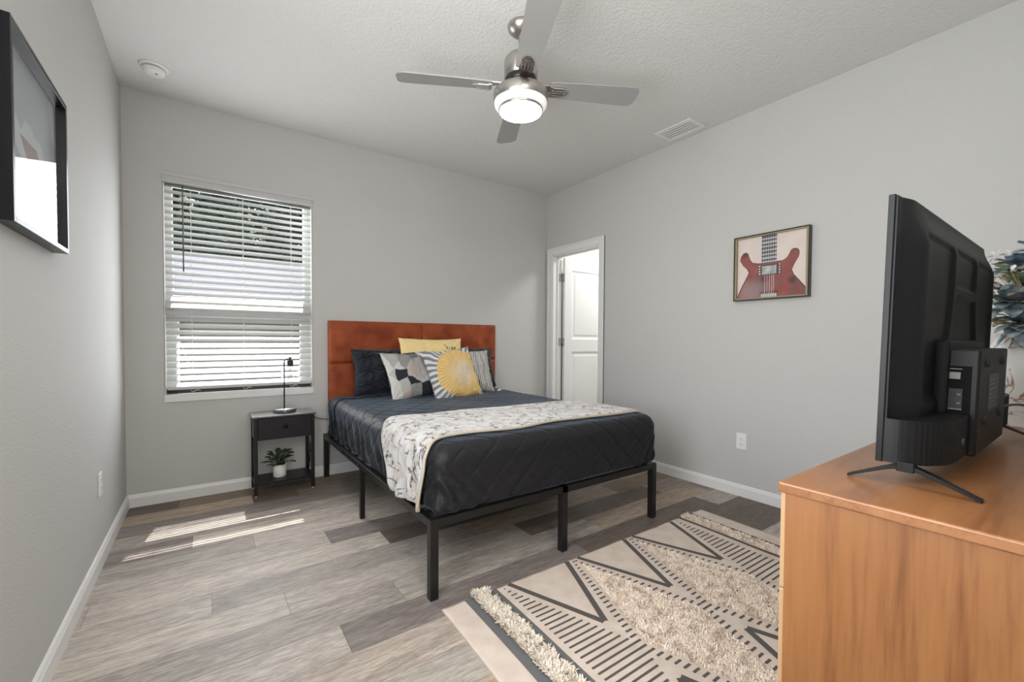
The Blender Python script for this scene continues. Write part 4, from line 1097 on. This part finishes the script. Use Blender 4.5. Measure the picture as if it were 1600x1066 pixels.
bm = bmesh.new(); lathe(bm, [(0, -.001), (.006, -.001), (.0065, .001)], 16, (-.345, -.1020, .088), 'y'); tp('screw_recess', bm, M['slot'])
# feet: each an inverted V of flat bars
for fx_ in (-.430, .395):
    bm = bmesh.new()
    def leg2(pts, w0, w1):
        pts = curve_pts(pts, 5); n = len(pts); rings = []
        for i, p in enumerate(pts):
            t = i/(n-1); wv = w0+(w1-w0)*t; hv = .011*(1-t)+.005*t
            rings.append([bm.verts.new(p+Vector((a*wv/2, 0, b_*hv/2))) for a, b_ in ((-1, -1), (1, -1), (1, 1), (-1, 1))])
        for a, b_ in zip(rings, rings[1:]):
            for k in range(4): bm.faces.new((a[k], a[(k+1) % 4], b_[(k+1) % 4], b_[k]))
        bm.faces.new(rings[0][::-1]); bm.faces.new(rings[-1])
    leg2([(fx_, -.045, .038), (fx_, -.020, .034), (fx_-.003, .045, .0035)], .022, .014)
    leg2([(fx_, -.040, .038), (fx_, -.065, .034), (fx_, -.140, .0035)], .022, .014)
    box(bm, fx_-.012, fx_+.012, -.055, -.030, .030, .048)
    bmesh.ops.recalc_face_normals(bm, faces=bm.faces); tp('foot', bm, M['tvgloss'], tl=False, bevel=.001)
bm = bmesh.new(); tube(bm, curve_pts([(2.10, -3.572, .955), (2.30, -3.60, .945), (2.48, -3.66, .90), (2.56, -3.74, .856), (2.58, -3.82, .856)], 8), .0035, 6)
tag(obj('power_cord', bm, M['black']), 'thin black television cord trailing across the dresser top behind the screen', 'cord')

# ------------------------------------------------------------------ flower vase on the dresser
VX, VY = 2.625, -3.60
va = thing('vase', 'tall white vase with a brown botanical print on the dresser, holding flowers', 'vase', (VX, VY, DH))
mv = mat('botanical_ceramic', (.8, .79, .76), .3); t_, n_, l_, b_ = nt(mv)
nz = n_.new('ShaderNodeTexNoise'); nz.inputs['Scale'].default_value = 9; nz.inputs['Detail'].default_value = 5; nz.inputs['Distortion'].default_value = 1.2; l_.new(coords(mv), nz.inputs['Vector'])
s_ = n_.new('ShaderNodeMath'); s_.operation = 'SUBTRACT'; s_.inputs[1].default_value = .5; l_.new(nz.outputs[0], s_.inputs[0]); a_ = n_.new('ShaderNodeMath'); a_.operation = 'ABSOLUTE'; l_.new(s_.outputs[0], a_.inputs[0])
cr = n_.new('ShaderNodeValToRGB'); e = cr.color_ramp.elements; e[0].position = .003; e[1].position = .018; e[0].color = (.36, .17, .08, 1); e[1].color = (1, 1, 1, 1); l_.new(a_.outputs[0], cr.inputs[0])
nz2 = n_.new('ShaderNodeTexNoise'); nz2.inputs['Scale'].default_value = 7; l_.new(coords(mv), nz2.inputs['Vector'])
cr2 = n_.new('ShaderNodeValToRGB'); e = cr2.color_ramp.elements; e[0].position = .58; e[1].position = .62; e[0].color = (.78, .77, .74, 1); e[1].color = (.50, .50, .24, 1); l_.new(nz2.outputs[0], cr2.inputs[0])
mm = n_.new('ShaderNodeMixRGB'); mm.blend_type = 'MULTIPLY'; mm.inputs[0].default_value = .9; l_.new(cr2.outputs[0], mm.inputs[1]); l_.new(cr.outputs[0], mm.inputs[2]); l_.new(mm.outputs[0], b_.inputs['Base Color'])
bm = bmesh.new(); lathe(bm, [(0, 0), (.095, 0), (.100, .006), (.118, .06), (.125, .14), (.118, .22), (.098, .275), (.092, .30), (.086, .30), (.09, .27), (.11, .2), (.11, .05), (0, .02)], 48); obj('body', bm, mv, va)
fl = thing('flower_bouquet', 'bouquet of blue-grey faux blooms, green leaves and white blossoms in the vase', 'flowers', (VX, VY, DH+.30))
mblue = mat('dusty_blue_petal', (.12, .20, .27), .7); mottle(mblue, (.07, .12, .155), (.46, .54, .57), 34)
mwh = mat('white_blossom', (.78, .74, .70), .7); mtan = mat('dried_tan_leaf', (.38, .24, .12), .8); mottle(mtan, (.25, .14, .06), (.55, .40, .25), 25)
mgr = mat('sage_leaf', (.10, .16, .08), .6); mottle(mgr, (.07, .13, .06), (.30, .36, .20), 20)
rnd = random.Random(11)
def inside_tv(c):      # keep the arrangement clear of the television
    w_ = Vector((VX, VY, DH+.30))+c
    return w_.x < 2.42 or w_.y < YR+.06 or w_.x > 3.5
for k in range(9):
    a = k*2.399; r_ = .06+.055*math.sqrt(k); c = Vector((math.cos(a)*r_, math.sin(a)*r_*.75, .02+.20*rnd.random()))
    if k < 7: c = Vector(((-.100, .03, .03), (-.110, .05, .10), (-.10, -.02, .155), (-.08, .04, .215), (-.05, -.06, .06), (-.06, .0, .265), (-.04, -.07, .19))[k])
    bm = bmesh.new()
    qr = Vector((0, 0, 1)).rotation_difference((c-Vector((0, 0, .06))+Vector((-.05, -.02, .03))).normalized())
    for q in range(16):
        b2 = q*2.4; el = .2+q*.085; d = qr @ Vector((math.cos(b2)*math.cos(el), math.sin(b2)*math.cos(el), math.sin(el)))
        leaf_bm(bm, c+d*.008, d, .070-.002*q, .050, .25, 5)
    bl_ = obj('blue_bloom', bm, mblue, fl, smooth=True)
    bm = bmesh.new(); tube(bm, [(c.x*.15, c.y*.15, -.20), (c.x*.5, c.y*.5, 0), tuple(c)], .003, 5); obj('stem', bm, mgr, fl)
bm = bmesh.new()
for k in range(120):
    a = rnd.uniform(0, 2*PI); el = rnd.uniform(-.2, 1.2); r_ = rnd.uniform(.06, .17); d = Vector((math.cos(a)*math.cos(el), math.sin(a)*math.cos(el)*.8, math.sin(el)*.9+.10)); c = Vector((0, 0, .05))+d*r_
    if inside_tv(c+d*.09): continue
    leaf_bm(bm, c, d+Vector((rnd.uniform(-.4, .4), rnd.uniform(-.4, .4), 0)), rnd.uniform(.06, .10), rnd.uniform(.025, .04), .3)
obj('green_leaves', bm, mgr, fl)
bm = bmesh.new()
for k in range(60):
    a = rnd.uniform(0, 2*PI); el = rnd.uniform(-.3, 1.1); r_ = rnd.uniform(.06, .17); d = Vector((math.cos(a)*math.cos(el), math.sin(a)*math.cos(el)*.8, math.sin(el)*.9+.1)); c = Vector((0, 0, .07))+d*r_
    leaf_bm(bm, c, d+Vector((rnd.uniform(-.5, .5), rnd.uniform(-.5, .5), 0)), rnd.uniform(.05, .08), rnd.uniform(.02, .035), .4)
obj('dried_leaves', bm, mtan, fl)
bm = bmesh.new(); bs = bmesh.new()
for k in range(60):
    a = rnd.uniform(0, 2*PI); el = rnd.uniform(-.3, 1.3); d = Vector((math.cos(a)*math.cos(el), math.sin(a)*math.cos(el)*.8, math.sin(el))); c = Vector((0, 0, .07))+d*rnd.uniform(.15, .24)
    if inside_tv(c): continue
    tube(bs, [Vector((0, 0, .0)), Vector((0, 0, .05))+d*.08, c], .0015, 4)
    for q in range(6):
        e_ = Vector((rnd.gauss(0, 1), rnd.gauss(0, 1), rnd.gauss(0, 1))).normalized(); leaf_bm(bm, c+e_*.008, e_, .020, .014, 0, 3)
obj('white_blossoms', bm, mwh, fl); obj('sprigs', bs, mtan, fl)
